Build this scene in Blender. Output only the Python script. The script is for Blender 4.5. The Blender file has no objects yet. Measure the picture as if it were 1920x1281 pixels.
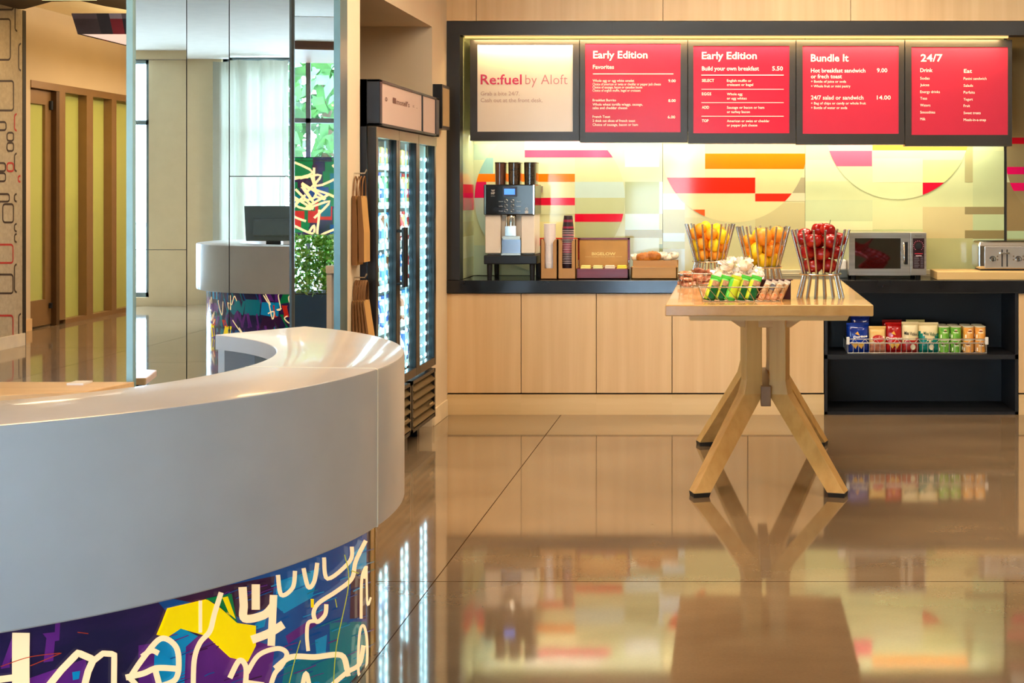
import bpy, math, random
from mathutils import Vector, Matrix
R = math.radians
PI = math.pi
SC = bpy.context.scene
COL = SC.collection
rnd = random.Random(7)

# ------------------------------------------------------------------ camera
F, VX, VY, EYE = 2667.0, 1368.0, 362.0, 1.5          # focal length in px, vanishing point, eye height
cam_d = bpy.data.cameras.new('camera')
cam = bpy.data.objects.new('camera', cam_d)
COL.objects.link(cam)
cam.location = (0, 0, EYE)
cam.rotation_euler = (R(90), 0, 0)
cam_d.sensor_width = 36.0
cam_d.lens = 36.0 * F / 1920
cam_d.shift_x = (960 - VX) / 1920
cam_d.shift_y = (VY - 640.5) / 1920
cam_d.clip_end = 200
SC.camera = cam
vs = SC.view_settings
vs.view_transform = 'Standard'
vs.look = 'None'
vs.gamma = 1
vs.use_curve_mapping = False
vs.exposure = 0.0

# ------------------------------------------------------------------ sky
w = bpy.data.worlds.new('sky')
SC.world = w
w.use_nodes = True
nt = w.node_tree
nt.nodes.clear()
wo = nt.nodes.new('ShaderNodeOutputWorld')
bg = nt.nodes.new('ShaderNodeBackground')
tc = nt.nodes.new('ShaderNodeTexCoord')
sx = nt.nodes.new('ShaderNodeSeparateXYZ')
cr = nt.nodes.new('ShaderNodeValToRGB')
cr.color_ramp.elements[0].position = 0.48
cr.color_ramp.elements[0].color = (0.30, 0.36, 0.34, 1)
cr.color_ramp.elements[1].position = 0.56
cr.color_ramp.elements[1].color = (0.52, 0.73, 1.0, 1)
ma = nt.nodes.new('ShaderNodeMath')
ma.operation = 'MULTIPLY_ADD'
ma.inputs[1].default_value = 0.5
ma.inputs[2].default_value = 0.5
nt.links.new(tc.outputs['Generated'], sx.inputs[0])
nt.links.new(sx.outputs['Z'], ma.inputs[0])
nt.links.new(ma.outputs[0], cr.inputs[0])
nt.links.new(cr.outputs[0], bg.inputs[0])
bg.inputs[1].default_value = 64.0
nt.links.new(bg.outputs[0], wo.inputs[0])


def area(name, loc, size, power, col, rot=(0, 0, 0), portal=False, spread=180, parent=None):
    d = bpy.data.lights.new(name, 'AREA')
    d.shape = 'RECTANGLE'
    d.size, d.size_y = size
    d.energy = power
    d.color = col
    d.spread = R(spread)
    if portal:
        d.cycles.is_portal = True
    o = bpy.data.objects.new(name, d)
    COL.objects.link(o)
    o.location = loc
    o.rotation_euler = rot
    if parent:
        o.parent = parent
    return o


WARM = (1.0, 0.86, 0.66)
# daylight portals in the big windows behind the camera
area('window_portal', (-9.15, -5.02, 1.85), (2.6, 3.3), 1, (1, 1, 1), (R(90), 0, 0), portal=True)
area('window_portal', (-3.72, -5.02, 1.85), (6.15, 3.3), 1, (1, 1, 1), (R(90), 0, 0), portal=True)
# (x, y, z, size, watts) of unseen ceiling panels added to light the lobby; the lamps are built further down
CEILING = [(0.6, 8.1, 3.28, (1.4, .5), 60), (-0.8, 6.7, 3.28, (1.0, .5), 62), (2.4, 6.4, 3.28, (1.0, .5), 40),
           (-2.1, 5.2, 3.28, (1.0, .6), 66, (1.0, .55, .2)), (2.4, 5.4, 3.28, (1.0, .6), 16),
           (-4.65, -3.2, 3.28, (.6, .5), 80, (1.0, .76, .48)), (-6.1, 12.9, 3.28, (.5, .5), 24, (1.0, .74, .44))]  # last two added to brighten the tan pier and the patterned wall


# ------------------------------------------------------------------ helpers
def lin(c):
    return tuple((x / 255 / 12.92) if x / 255 <= 0.04045 else ((x / 255 + 0.055) / 1.055) ** 2.4 for x in c[:3])


def W(px, py, Y):
    return Vector(((px - VX) * Y / F, Y, EYE - (py - VY) * Y / F))


def wx(px, Y):
    return (px - VX) * Y / F


def wz(py, Y):
    return EYE - (py - VY) * Y / F


_mats = {}


def M(name, rgb, rough=.5, metal=0.0, noise=.08, nscale=(6, 6, 6), emit=None, es=0.0, coat=0.0, spec=.5, rgb2=None,
      bump=0.0, trans=0.0, ior=1.45, detail=3.0, lo=.3, hi=.7, croughness=.03):
    if name in _mats:
        return _mats[name]
    m = bpy.data.materials.new(name)
    m.use_nodes = True
    n = m.node_tree.nodes
    L = m.node_tree.links
    b = n['Principled BSDF']
    c = lin(rgb)
    if noise > 0 or rgb2:
        t = n.new('ShaderNodeTexCoord')
        mp = n.new('ShaderNodeMapping')
        mp.inputs['Scale'].default_value = nscale
        nz = n.new('ShaderNodeTexNoise')
        nz.inputs['Scale'].default_value = 1.0
        nz.inputs['Detail'].default_value = detail
        rp = n.new('ShaderNodeValToRGB')
        if rgb2:
            c1, c2 = c, lin(rgb2)
        else:
            c1 = tuple(x * (1 - noise) for x in c)
            c2 = tuple(min(1, x * (1 + noise)) for x in c)
        rp.color_ramp.elements[0].position = lo
        rp.color_ramp.elements[1].position = hi
        rp.color_ramp.elements[0].color = (*c1, 1)
        rp.color_ramp.elements[1].color = (*c2, 1)
        L.new(t.outputs['Object'], mp.inputs[0])
        L.new(mp.outputs[0], nz.inputs['Vector'])
        L.new(nz.outputs[0], rp.inputs[0])
        L.new(rp.outputs[0], b.inputs['Base Color'])
        if bump:
            bp = n.new('ShaderNodeBump')
            bp.inputs['Strength'].default_value = bump
            bp.inputs['Distance'].default_value = .01
            L.new(nz.outputs[0], bp.inputs['Height'])
            L.new(bp.outputs[0], b.inputs['Normal'])
    else:
        b.inputs['Base Color'].default_value = (*c, 1)
    b.inputs['Roughness'].default_value = rough
    b.inputs['Metallic'].default_value = metal
    b.inputs['Specular IOR Level'].default_value = spec
    b.inputs['IOR'].default_value = ior
    b.inputs['Coat Weight'].default_value = coat
    b.inputs['Coat Roughness'].default_value = croughness
    b.inputs['Transmission Weight'].default_value = trans
    if emit:
        b.inputs['Emission Color'].default_value = (*lin(emit), 1)
        b.inputs['Emission Strength'].default_value = es
    _mats[name] = m
    return m


def thin_glass(name, tint=(235, 245, 240), gloss=.08, rough=.0):
    if name in _mats:
        return _mats[name]
    m = bpy.data.materials.new(name)
    m.use_nodes = True
    n = m.node_tree.nodes
    L = m.node_tree.links
    n.clear()
    o = n.new('ShaderNodeOutputMaterial')
    tr = n.new('ShaderNodeBsdfTransparent')
    gl = n.new('ShaderNodeBsdfGlossy')
    gl.inputs['Roughness'].default_value = rough
    mx = n.new('ShaderNodeMixShader')
    mx.inputs[0].default_value = gloss
    tr.inputs[0].default_value = (*lin(tint), 1)
    L.new(tr.outputs[0], mx.inputs[1])
    L.new(gl.outputs[0], mx.inputs[2])
    L.new(mx.outputs[0], o.inputs[0])
    _mats[name] = m
    return m


def wood(name, a, b, axis='z', rough=.38, scale=1.0, coat=0.0, mottled=.0):
    s = [26 * scale] * 3
    s['xyz'.index(axis)] = 1.1 * scale
    return M(name, a, rough, rgb2=b, nscale=tuple(s), detail=6.0, coat=coat, lo=.25, hi=.75)


class MB:
    def __init__(s):
        s.v, s.f, s.m = [], [], []

    def add(s, vs_, fs, mi=0):
        b = len(s.v)
        s.v += [tuple(v) for v in vs_]
        s.f += [tuple(i + b for i in f) for f in fs]
        s.m += [mi] * len(fs)
        return s

    def box(s, x0, x1, y0, y1, z0, z1, mi=0):
        x0, x1 = min(x0, x1), max(x0, x1)
        y0, y1 = min(y0, y1), max(y0, y1)
        z0, z1 = min(z0, z1), max(z0, z1)
        v = [(x0, y0, z0), (x1, y0, z0), (x1, y1, z0), (x0, y1, z0), (x0, y0, z1), (x1, y0, z1), (x1, y1, z1), (x0, y1, z1)]
        return s.add(v, [(0, 3, 2, 1), (4, 5, 6, 7), (0, 1, 5, 4), (1, 2, 6, 5), (2, 3, 7, 6), (3, 0, 4, 7)], mi)

    def prism(s, poly, axis, a0, a1, mi=0):
        n = len(poly)

        def p3(p, a):
            return {'x': (a, p[0], p[1]), 'y': (p[0], a, p[1]), 'z': (p[0], p[1], a)}[axis]
        v = [p3(p, a0) for p in poly] + [p3(p, a1) for p in poly]
        f = [tuple(range(n)), tuple(range(2 * n - 1, n - 1, -1))] + [(i, i + n, (i + 1) % n + n, (i + 1) % n) for i in range(n)]
        return s.add(v, f, mi)

    def loft(s, rings, mi=0, caps=True):
        n = len(rings[0])
        v = [p for r in rings for p in r]
        f = []
        for k in range(len(rings) - 1):
            for i in range(n):
                j = (i + 1) % n
                f.append((k * n + i, k * n + j, (k + 1) * n + j, (k + 1) * n + i))
        if caps:
            f.append(tuple(range(n - 1, -1, -1)))
            b = (len(rings) - 1) * n
            f.append(tuple(range(b, b + n)))
        return s.add(v, f, mi)

    def tube(s, pts, r, n=8, mi=0, closed=False):
        pts = [Vector(p) for p in pts]
        rings = []
        up = None
        N = len(pts)
        for i, p in enumerate(pts):
            a = pts[i - 1] if (i > 0 or closed) else p
            b = pts[(i + 1) % N] if (i < N - 1 or closed) else p
            d = (b - a).normalized()
            if up is None:
                up = Vector((0, 0, 1)) if abs(d.z) < .9 else Vector((1, 0, 0))
            u = d.cross(up).normalized()
            up = u.cross(d).normalized()
            rr = r[i] if isinstance(r, (list, tuple)) else r
            rings.append([p + (u * math.cos(2 * PI * k / n) + up * math.sin(2 * PI * k / n)) * rr for k in range(n)])
        if closed:
            rings.append(rings[0])
        return s.loft(rings, mi, caps=not closed)

    def lathe(s, prof, c=(0, 0, 0), n=24, mi=0, mis=None):
        v, f, m = [], [], []
        for (r, z) in prof:
            for k in range(n):
                a = 2 * PI * k / n
                v.append((c[0] + r * math.cos(a), c[1] + r * math.sin(a), c[2] + z))
        base = len(s.v)
        s.v += v
        for i in range(len(prof) - 1):
            for k in range(n):
                j = (k + 1) % n
                s.f.append((base + i * n + k, base + i * n + j, base + (i + 1) * n + j, base + (i + 1) * n + k))
                s.m.append(mis[i] if mis else mi)
        s.f.append(tuple(base + k for k in range(n - 1, -1, -1)))
        s.m.append(mis[0] if mis else mi)
        e = base + (len(prof) - 1) * n
        s.f.append(tuple(e + k for k in range(n)))
        s.m.append(mis[-1] if mis else mi)
        return s

    def ball(s, c, r, nu=14, nv=9, mi=0, jitter=0.0, g=None):
        rx, ry, rz = (r, r, r) if not isinstance(r, (tuple, list)) else r
        v = []
        for i in range(nv + 1):
            t = PI * i / nv
            for k in range(nu):
                a = 2 * PI * k / nu
                q = 1 + ((g or rnd).uniform(-jitter, jitter) if jitter else 0)
                v.append((c[0] + rx * math.sin(t) * math.cos(a) * q, c[1] + ry * math.sin(t) * math.sin(a) * q, c[2] + rz * math.cos(t) * q))
        f = [(i * nu + k, (i + 1) * nu + k, (i + 1) * nu + (k + 1) % nu, i * nu + (k + 1) % nu) for i in range(nv) for k in range(nu)]
        return s.add(v, f, mi)

    def sweep(s, prof, a0, a1, c, n=48, mi=0):
        """a closed (r, z) outline swept round a vertical axis from angle a0 to a1"""
        rings = []
        for i in range(n + 1):
            a = R(a0 + (a1 - a0) * i / n)
            rings.append([(c[0] + r * math.cos(a), c[1] + r * math.sin(a), z) for r, z in prof])
        return s.loft(rings, mi)

    def xform(s, mat, start=0):
        s.v[start:] = [tuple(mat @ Vector(v)) for v in s.v[start:]]
        return s

    def build(s, name, mats, parent=None, smooth=None, bevel=0, bseg=2, loc=None):
        me = bpy.data.meshes.new(name)
        if parent is None:
            if loc is None:
                xs, ys, zs = zip(*s.v)
                loc = ((min(xs) + max(xs)) / 2, (min(ys) + max(ys)) / 2, min(zs))
            off = Vector(loc)
        else:
            off = Vector((0, 0, 0))
            p = parent
            while p:
                off = off + p.location
                p = p.parent
        me.from_pydata([(v[0] - off[0], v[1] - off[1], v[2] - off[2]) for v in s.v], [], s.f)
        if not isinstance(mats, (list, tuple)):
            mats = [mats]
        for m in mats:
            me.materials.append(m)
        me.polygons.foreach_set('material_index', s.m)
        if smooth:
            me.polygons.foreach_set('use_smooth', [True] * len(s.f))
            me.update()
            me.set_sharp_from_angle(angle=R(smooth))
        me.update()
        o = bpy.data.objects.new(name, me)
        COL.objects.link(o)
        if parent is None:
            o.location = off
        else:
            o.parent = parent
        if bevel:
            b = o.modifiers.new('bevel', 'BEVEL')
            b.width = bevel
            b.segments = bseg
            b.limit_method = 'ANGLE'
            b.angle_limit = R(40)
        return o


def fixn(o):
    """consistent outward normals"""
    import bmesh
    bm = bmesh.new()
    bm.from_mesh(o.data)
    bmesh.ops.recalc_face_normals(bm, faces=bm.faces)
    bm.to_mesh(o.data)
    bm.free()
    return o


def tag(o, label=None, cat=None, group=None, kind=None):
    if label:
        o['label'] = label
    if cat:
        o['category'] = cat
    if group:
        o['group'] = group
    if kind:
        o['kind'] = kind
    return o


def thing(name, loc, label, cat, group=None, kind=None):
    o = bpy.data.objects.new(name, None)
    o.empty_display_size = .1
    COL.objects.link(o)
    o.location = loc
    return tag(o, label, cat, group, kind)


def struct(mb, name, mats, parent=None, **k):
    o = mb.build(name, mats, parent, **k)
    if parent is None:
        o['kind'] = 'structure'
    return o


def copy_tree(o, parent=None):
    c = o.copy()
    COL.objects.link(c)
    c.parent = parent
    for ch in list(o.children):
        copy_tree(ch, c)
    return c


_txt = {}


def glyphs(text, bold=0.0):
    k = (text, bold)
    if k not in _txt:
        cu = bpy.data.curves.new('t', 'FONT')
        cu.body = text
        cu.size = 1
        cu.offset = bold
        cu.resolution_u = 2
        cu.fill_mode = 'FRONT'
        ob = bpy.data.objects.new('t', cu)
        COL.objects.link(ob)
        bpy.context.view_layer.update()
        me = bpy.data.meshes.new_from_object(ob.evaluated_get(bpy.context.evaluated_depsgraph_get()))
        v = [tuple(p.co) for p in me.vertices]
        f = [tuple(p.vertices) for p in me.polygons]
        bpy.data.objects.remove(ob)
        bpy.data.curves.remove(cu)
        bpy.data.meshes.remove(me)
        _txt[k] = (v, f)
    return _txt[k]


def text_on(mb, text, org, right, up, width=None, cap=.01, bold=0.0, mi=0):
    """flat lettering: org = left end of the baseline; cap = height of a capital"""
    v, f = glyphs(text, bold)
    if not v:
        return
    x0 = min(p[0] for p in v)
    x1 = max(p[0] for p in v)
    sy = cap / .73
    sxx = (width / (x1 - x0)) if width else sy
    org, right, up = Vector(org), Vector(right).normalized(), Vector(up).normalized()
    mb.add([org + right * ((p[0] - x0) * sxx) + up * (p[1] * sy) for p in v], f, mi)


def clip_poly(subj, clip):
    """Sutherland-Hodgman; clip polygon convex and counter-clockwise"""
    out = subj
    for i in range(len(clip)):
        a, b = clip[i], clip[(i + 1) % len(clip)]
        inp, out = out, []
        for j in range(len(inp)):
            p, q = inp[j - 1], inp[j]
            dp = (b[0] - a[0]) * (p[1] - a[1]) - (b[1] - a[1]) * (p[0] - a[0])
            dq = (b[0] - a[0]) * (q[1] - a[1]) - (b[1] - a[1]) * (q[0] - a[0])
            if (dp >= 0) != (dq >= 0):
                t = dp / (dp - dq)
                out.append((p[0] + (q[0] - p[0]) * t, p[1] + (q[1] - p[1]) * t))
            if dq >= 0:
                out.append(q)
        if not out:
            return []
    return out


def smooth_line(pts, k=6):
    P = [Vector(p) for p in pts]
    out = []
    for i in range(len(P) - 1):
        p0 = P[max(i - 1, 0)]
        p1, p2 = P[i], P[i + 1]
        p3 = P[min(i + 2, len(P) - 1)]
        for j in range(k):
            t = j / k
            out.append(.5 * ((2 * p1) + (p2 - p0) * t + (2 * p0 - 5 * p1 + 4 * p2 - p3) * t * t + (3 * p1 - p0 - 3 * p2 + p3) * t ** 3))
    out.append(P[-1])
    return out


# shared materials
BLACK = M('black laminate', (34, 33, 34), .32, noise=.1)
BLACKM = M('black metal', (24, 25, 28), .35, noise=.1)
DARK = M('dark interior', (18, 18, 20), .6)
STEEL = M('brushed steel', (196, 186, 172), .3, 1.0, nscale=(2, 60, 60), noise=.12)
CHROME = M('chrome', (215, 212, 206), .12, 1.0, noise=.03)
RODS = M('polished rod', (200, 194, 186), .2, 1.0, noise=.04)
WIRE = M('chrome wire', (190, 180, 165), .25, 1.0, noise=.05)
WHITEP = M('white plastic', (232, 228, 220), .35, noise=.03)
MAPLE = wood('maple veneer', (228, 192, 142), (212, 172, 122), 'z', .36, .6)
MAPLEX = wood('maple veneer across', (228, 192, 142), (212, 172, 122), 'x', .36, .6)
PLINTH = wood('pale plinth veneer', (228, 196, 144), (210, 174, 120), 'x', .4, .6)
WALLP = M('cream wall paint', (214, 192, 160), .7, noise=.03, nscale=(3, 3, 3))
CREAM = M('cream lettering', (255, 240, 205), .5, noise=.02)

# ================================================================== the setting
YB = 10.15          # plane of the glass backsplash
YF = 9.60           # front of the counter and of the black surround
XL = -1.91          # the wall with the cooler niche

# polished concrete floor with saw-cut joints
fm = M('polished concrete floor', (154, 129, 99), .10, rgb2=(120, 99, 74), nscale=(1.3, 2.2, 1), detail=8, ior=1.95, spec=.6, lo=.25, hi=.75)
n, L = fm.node_tree.nodes, fm.node_tree.links
b = n['Principled BSDF']
src = b.inputs['Base Color'].links[0].from_socket
t = n.new('ShaderNodeTexCoord')
sp = n.new('ShaderNodeSeparateXYZ')
L.new(t.outputs['Object'], sp.inputs[0])
fine = n.new('ShaderNodeTexNoise')
fine.inputs['Scale'].default_value = 90
fine.inputs['Detail'].default_value = 5
L.new(t.outputs['Object'], fine.inputs['Vector'])
mixf = n.new('ShaderNodeMix')
mixf.data_type = 'RGBA'
mixf.blend_type = 'MULTIPLY'
mixf.inputs[0].default_value = .2
L.new(src, mixf.inputs[6])
L.new(fine.outputs[0], mixf.inputs[7])
rr = n.new('ShaderNodeMapRange')
rr.inputs[3].default_value = .055
rr.inputs[4].default_value = .055
L.new(fine.outputs[0], rr.inputs[0])
L.new(rr.outputs[0], b.inputs['Roughness'])


def joint(axis, pos, period, hw):
    a = n.new('ShaderNodeMath')
    a.operation = 'SUBTRACT'
    a.inputs[1].default_value = pos - period / 2
    L.new(sp.outputs[axis], a.inputs[0])
    m_ = n.new('ShaderNodeMath')
    m_.operation = 'FLOORED_MODULO'
    m_.inputs[1].default_value = period
    L.new(a.outputs[0], m_.inputs[0])
    c_ = n.new('ShaderNodeMath')
    c_.operation = 'COMPARE'
    c_.inputs[1].default_value = period / 2
    c_.inputs[2].default_value = hw
    L.new(m_.outputs[0], c_.inputs[0])
    return c_.outputs[0]


mxj = n.new('ShaderNodeMath')
mxj.operation = 'MAXIMUM'
L.new(joint('X', -1.14, 4.6, .0022), mxj.inputs[0])
L.new(joint('Y', 5.49, 4.15, .0032), mxj.inputs[1])
mj = n.new('ShaderNodeMix')
mj.data_type = 'RGBA'
L.new(mxj.outputs[0], mj.inputs[0])
L.new(mixf.outputs[2], mj.inputs[6])
mj.inputs[7].default_value = (*lin((58, 40, 24)), 1)
L.new(mj.outputs[2], b.inputs['Base Color'])
jr = n.new('ShaderNodeMix')
jr.data_type = 'FLOAT'
L.new(mxj.outputs[0], jr.inputs[0])
L.new(rr.outputs[0], jr.inputs[2])
jr.inputs[3].default_value = 1.0
L.new(jr.outputs[0], b.inputs['Roughness'])
js = n.new('ShaderNodeMix')
js.data_type = 'FLOAT'
L.new(mxj.outputs[0], js.inputs[0])
js.inputs[2].default_value = .6
js.inputs[3].default_value = .0
L.new(js.outputs[0], b.inputs['Specular IOR Level'])
struct(MB().box(-12, 5.2, -5.3, 21, -.12, 0), 'floor', fm, loc=(0, 0, 0))

CEIL = M('pale ceiling paint', (222, 218, 210), .8, noise=.03)
DKCEIL = M('dark brown soffit paint', (62, 46, 26), .7, noise=.05)
struct(MB().box(-5.0, 5.2, -5.3, 10.6, 3.3, 3.45).box(-12, -5.0, -5.3, 11.0, 3.3, 3.45), 'ceiling', CEIL)
# dark soffit that ends over the corridor
struct(MB().prism([(-12, 11.0), (-3.0, 11.0), (-3.0, 14.2), (-5.9, 14.05), (-6.02, 13.7), (-6.08, 13.32), (-6.37, 13.37), (-6.9, 13.92), (-12, 13.95)], 'z', 3.3, 3.42),
       'trim_1', DKCEIL)
struct(MB().box(-12, -2.0, 11, 21, 3.55, 3.7), 'ceiling_corridor', M('corridor ceiling paint', (244, 224, 176), .8, noise=.02))
struct(MB().box(-12, 5.2, -5.3, -5.1, 3.3, 3.5), 'ceiling_edge', CEIL)

# ---- back wall: maple panels above the black surround
mb = MB()
seams = [835, 893, 1243, 1595, 1945, 2300, 2650]
for a, b_ in zip(seams[:-1], seams[1:]):
    mb.box(wx(a, YF) + .002, wx(b_, YF) - .002, YF, YF + .05, wz(39, YF), 3.3)
struct(mb, 'wall_back', MAPLE)
struct(MB().box(XL, 5.2, 10.2, 10.4, 0, 3.3), 'wall_behind', M('grey carcass wall', (120, 112, 100), .7))
struct(MB().box(5.0, 5.2, -5.3, 10.4, 0, 3.3), 'wall_right', WALLP)
zt, zb = wz(40, YF), wz(66, YF)
sm = MB()
sm.box(wx(835, YF), 5.0, YF, YF + .12, zb, zt)                                  # head of the surround
sm.box(wx(835, YF), wx(862, YF), YF, YF + .12, .913, zb)                        # its left post
for px in (1148, 1533):
    sm.box(wx(px, YF) - .001, wx(px, YF) + .001, YF - .0006, YF, zb, zt, 1)
struct(sm, 'trim_2', [BLACK, DARK])
struct(MB().box(wx(862, YF), 5.0, YF + .12, 10.2, zb + .05, zb + .1), 'trim_3', BLACK)   # soffit inside the recess

# ---- left wall with the cooler niche
N0, N1, NT = 7.35, 9.13, 2.567
NICHE_BACK = -2.72
mb = MB()
mb.box(NICHE_BACK - .1, XL, 7.06, N0, 0, 3.3)                                    # pier that carries the bags
mb.box(NICHE_BACK - .1, XL, N1, 10.2, 0, 3.3)                                    # pier beside the counter
mb.box(NICHE_BACK - .1, XL, N0, N1, NT, 3.3)                                     # wall above the niche
mb.box(NICHE_BACK - .1, NICHE_BACK, N0, N1, 0, NT)
struct(mb, 'wall_left', WALLP)
struct(MB().box(XL, XL + .014, N1 + .02, YF - .02, 0, .11), 'baseboard_left', M('cream skirting', (222, 200, 164), .5), bevel=.003)

# ---- corridor on the far left
XC = -7.63
PEACH = M('peach corridor wall paint', (202, 178, 146), .75, noise=.05, nscale=(1, 1, 1))


def yc(px):
    return -XC * F / (VX - px)


mb = MB()
mb.box(XC - .2, XC, yc(57), 21, 2.73, 3.55)
mb.box(XC - .2, XC, 13.95, yc(57), 0, 3.55)
struct(mb, 'wall_corridor', PEACH)
struct(MB().box(-12, -2, 20.6, 20.8, 0, 3.55), 'wall_far', PEACH)
struct(MB().box(-12, -11.8, -5.3, 21, 0, 3.55), 'wall_lobby', WALLP)
struct(MB().box(-2.88, -2.83, 7.1, 20.7, 0, 3.56), 'wall_corridor_right', PEACH)
struct(MB().box(-11.8, -5.62, 10.3, 10.42, 0, 3.3), 'wall_light_blocker', WALLP)  # unseen wall added to keep window daylight out of the corridor
struct(MB().box(XC, XC + .02, 14.6, yc(57), 0, .13), 'baseboard_corridor', M('corridor skirting', (222, 180, 130), .5))
BRONZE = M('bronze anodised frame', (146, 110, 70), .35, .35, noise=.05)
FROST = M('frosted olive glass', (176, 178, 100), .16, noise=.05, nscale=(1, .6, .6), emit=(190, 172, 70), es=.03)  # faint emission paints in a glow from the room behind
# glazing beside the door
gl = thing('window_1', (XC, yc(180), 0), 'row of tall frosted olive glass lights in a bronze frame', 'window', kind='structure')
fr = MB()
fr.box(XC - .12, XC + .01, yc(57), 20.5, 2.655, 2.735)
fr.box(XC - .12, XC + .01, yc(121), 20.5, 0, .05)
for a, b_ in ((110, 121), (161, 173), (208, 217)):
    fr.box(XC - .12, XC + .01, yc(a), yc(b_), .05, 2.655)
fr.build('window_frame', BRONZE, gl)
for a, b_ in ((121, 161), (173, 208), (217, 262)):
    MB().box(XC - .1, XC - .09, yc(a), yc(b_), .05, 2.655).build('pane', FROST, gl)
dr = thing('door_1', (XC, yc(83), 0), 'bronze framed door with a tall frosted olive glass light', 'door', kind='structure')
d = MB()
ya, yb_ = yc(57), yc(109)
d.box(XC - .1, XC - .05, ya, yc(93), .02, .307)
d.box(XC - .1, XC - .05, ya, yc(93), 2.49, 2.65)
d.box(XC - .1, XC - .05, yc(93), yc(104), .02, 2.65)
d.build('door_leaf', BRONZE, dr)
MB().box(XC - .09, XC - .08, ya, yc(93), .307, 2.49).build('pane', FROST, dr)
MB().box(XC - .06, XC + .01, yc(104), yc(110), 0, 2.65).build('door_frame', M('darker bronze frame', (88, 60, 30), .4, .3), dr)
MB().tube([(XC - .03, yc(100), .2), (XC - .03, yc(100), .26)], .02).tube([(XC - .03, yc(101), 2.44), (XC - .03, yc(101), 2.54)], .02).build('hinge', BLACKM, dr)

# wall with the rounded-rectangle line pattern
XP = -6.96
lineM = M('dark brown pattern line', (58, 40, 30), .7)
redM = M('red pattern line', (176, 44, 36), .7)
pw = M('woven beige wallcovering', (176, 158, 128), .75, nscale=(1, 30, 30), noise=.10)


def on_xp(px, py):
    Y = XP * F / (px - VX)
    return (Y, wz(py, Y))


mb = MB()
mb.box(-12, XP, 12.2, 14.0, 0, 3.3)
# (x0, y0, x1, y1, red?) corners as seen; open sides run out of view
rects = [(-40, -60, 26, 20, 0), (27, -40, 60, 60, 0), (-40, 34, 20, 114, 0), (34, 80, 60, 134, 0), (-40, 150, 26, 209, 0), (-20, 227, 12, 246, 0), (26, 212, 60, 247, 1),
         (12, 247, 26, 266, 0), (12, 266, 26, 285, 0), (26, 286, 60, 323, 0), (12, 304, 26, 323, 1), (-30, 304, 11, 323, 0), (-30, 323, 11, 342, 0), (33, 328, 60, 343, 1), (-40, 362, 18, 380, 0),
         (26, 362, 60, 380, 0), (4, 381, 26, 419, 0), (26, 418, 60, 436, 0), (26, 437, 60, 456, 0), (-40, 457, 25, 495, 1), (-40, 513, 25, 552, 0), (26, 494, 60, 550, 0), (-40, 590, 25, 640, 1), (34, 587, 60, 640, 0)]
for x0, y0, x1, y1, rd in rects:
    x1 = min(x1, 41.0) if x1 < 50 else 49
    rx, ry = min(5, (x1 - x0) / 3), min(8, (y1 - y0) / 3)
    pts = []
    for cx, cy, a0 in ((x1 - rx, y0 + ry, -90), (x1 - rx, y1 - ry, 0), (x0 + rx, y1 - ry, 90), (x0 + rx, y0 + ry, 180)):
        for k in range(5):
            a = R(a0 + k * 22.5)
            pts.append((cx + rx * math.cos(a), cy + ry * math.sin(a)))
    P = [Vector((XP + .002, *on_xp(*p))) for p in pts]
    cen = sum(P, Vector()) / len(P)
    inn = []
    for i, p in enumerate(P):
        d_ = (P[(i + 1) % len(P)] - P[i - 1]).normalized()
        nn = Vector((0, -d_.z, d_.y))
        if nn.dot(cen - p) < 0:
            nn = -nn
        inn.append(p + nn * .019)
    keep = [i for i in range(len(P)) if P[i].y < 13.995 and inn[i].y < 13.995 and P[(i + 1) % len(P)].y < 13.995 and inn[(i + 1) % len(P)].y < 13.995]
    for i in keep:
        j = (i + 1) % len(P)
        mb.add([P[i], P[j], inn[j], inn[i]], [(0, 1, 2, 3)], 2 if rd else 1)
struct(mb, 'wall_patterned', [pw, lineM, redM])
struct(MB().box(XP, XP + .02, 12.2, 14.02, 0, .12), 'baseboard_patterned', M('pale skirting', (226, 208, 176), .4))
struct(MB().box(XP - .3, XP + .004, 14.0, 14.064, 0, 3.3), 'trim_4', M('wall end with painted shade', (40, 27, 12), .7))  # near-black brown paints in the shade on the wall's unlit end

# ---- wall behind the camera with the big windows
mb = MB()
for x0, x1 in ((-12, -10.45), (-7.8, -6.8), (-0.65, 5.2)):
    mb.box(x0, x1, -5.3, -5.1, 0, 3.3)
mb.box(-10.45, -7.8, -5.3, -5.1, 0, .12).box(-6.8, -0.65, -5.3, -5.1, 0, .12)
struct(mb, 'wall_front', M('tan pier paint', (206, 186, 150), .7, noise=.03))
PANE = thin_glass('clear window glass', (242, 246, 248), .06)
ALU = M('grey aluminium frame', (120, 134, 138), .4, .4)
for i, (x0, x1, muls) in enumerate(((-10.45, -7.8, (-9.1,)), (-6.8, -0.65, (-5.4, -4.0, -2.6)))):
    wn = thing('window_%d' % (i + 2), ((x0 + x1) / 2, -5.2, .12), None, None, kind='structure')
    f_ = MB()
    for x in (x0 + .03, x1 - .03) + tuple(muls):
        f_.box(x - .03, x + .03, -5.24, -5.16, .12, 3.3)
    for z in (.15, 2.45, 3.27):
        f_.box(x0, x1, -5.24, -5.16, z - .03, z + .03)
    f_.build('window_frame', ALU, wn)
    MB().box(x0, x1, -5.205, -5.2, .12, 3.3).build('pane', PANE, wn)
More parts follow.
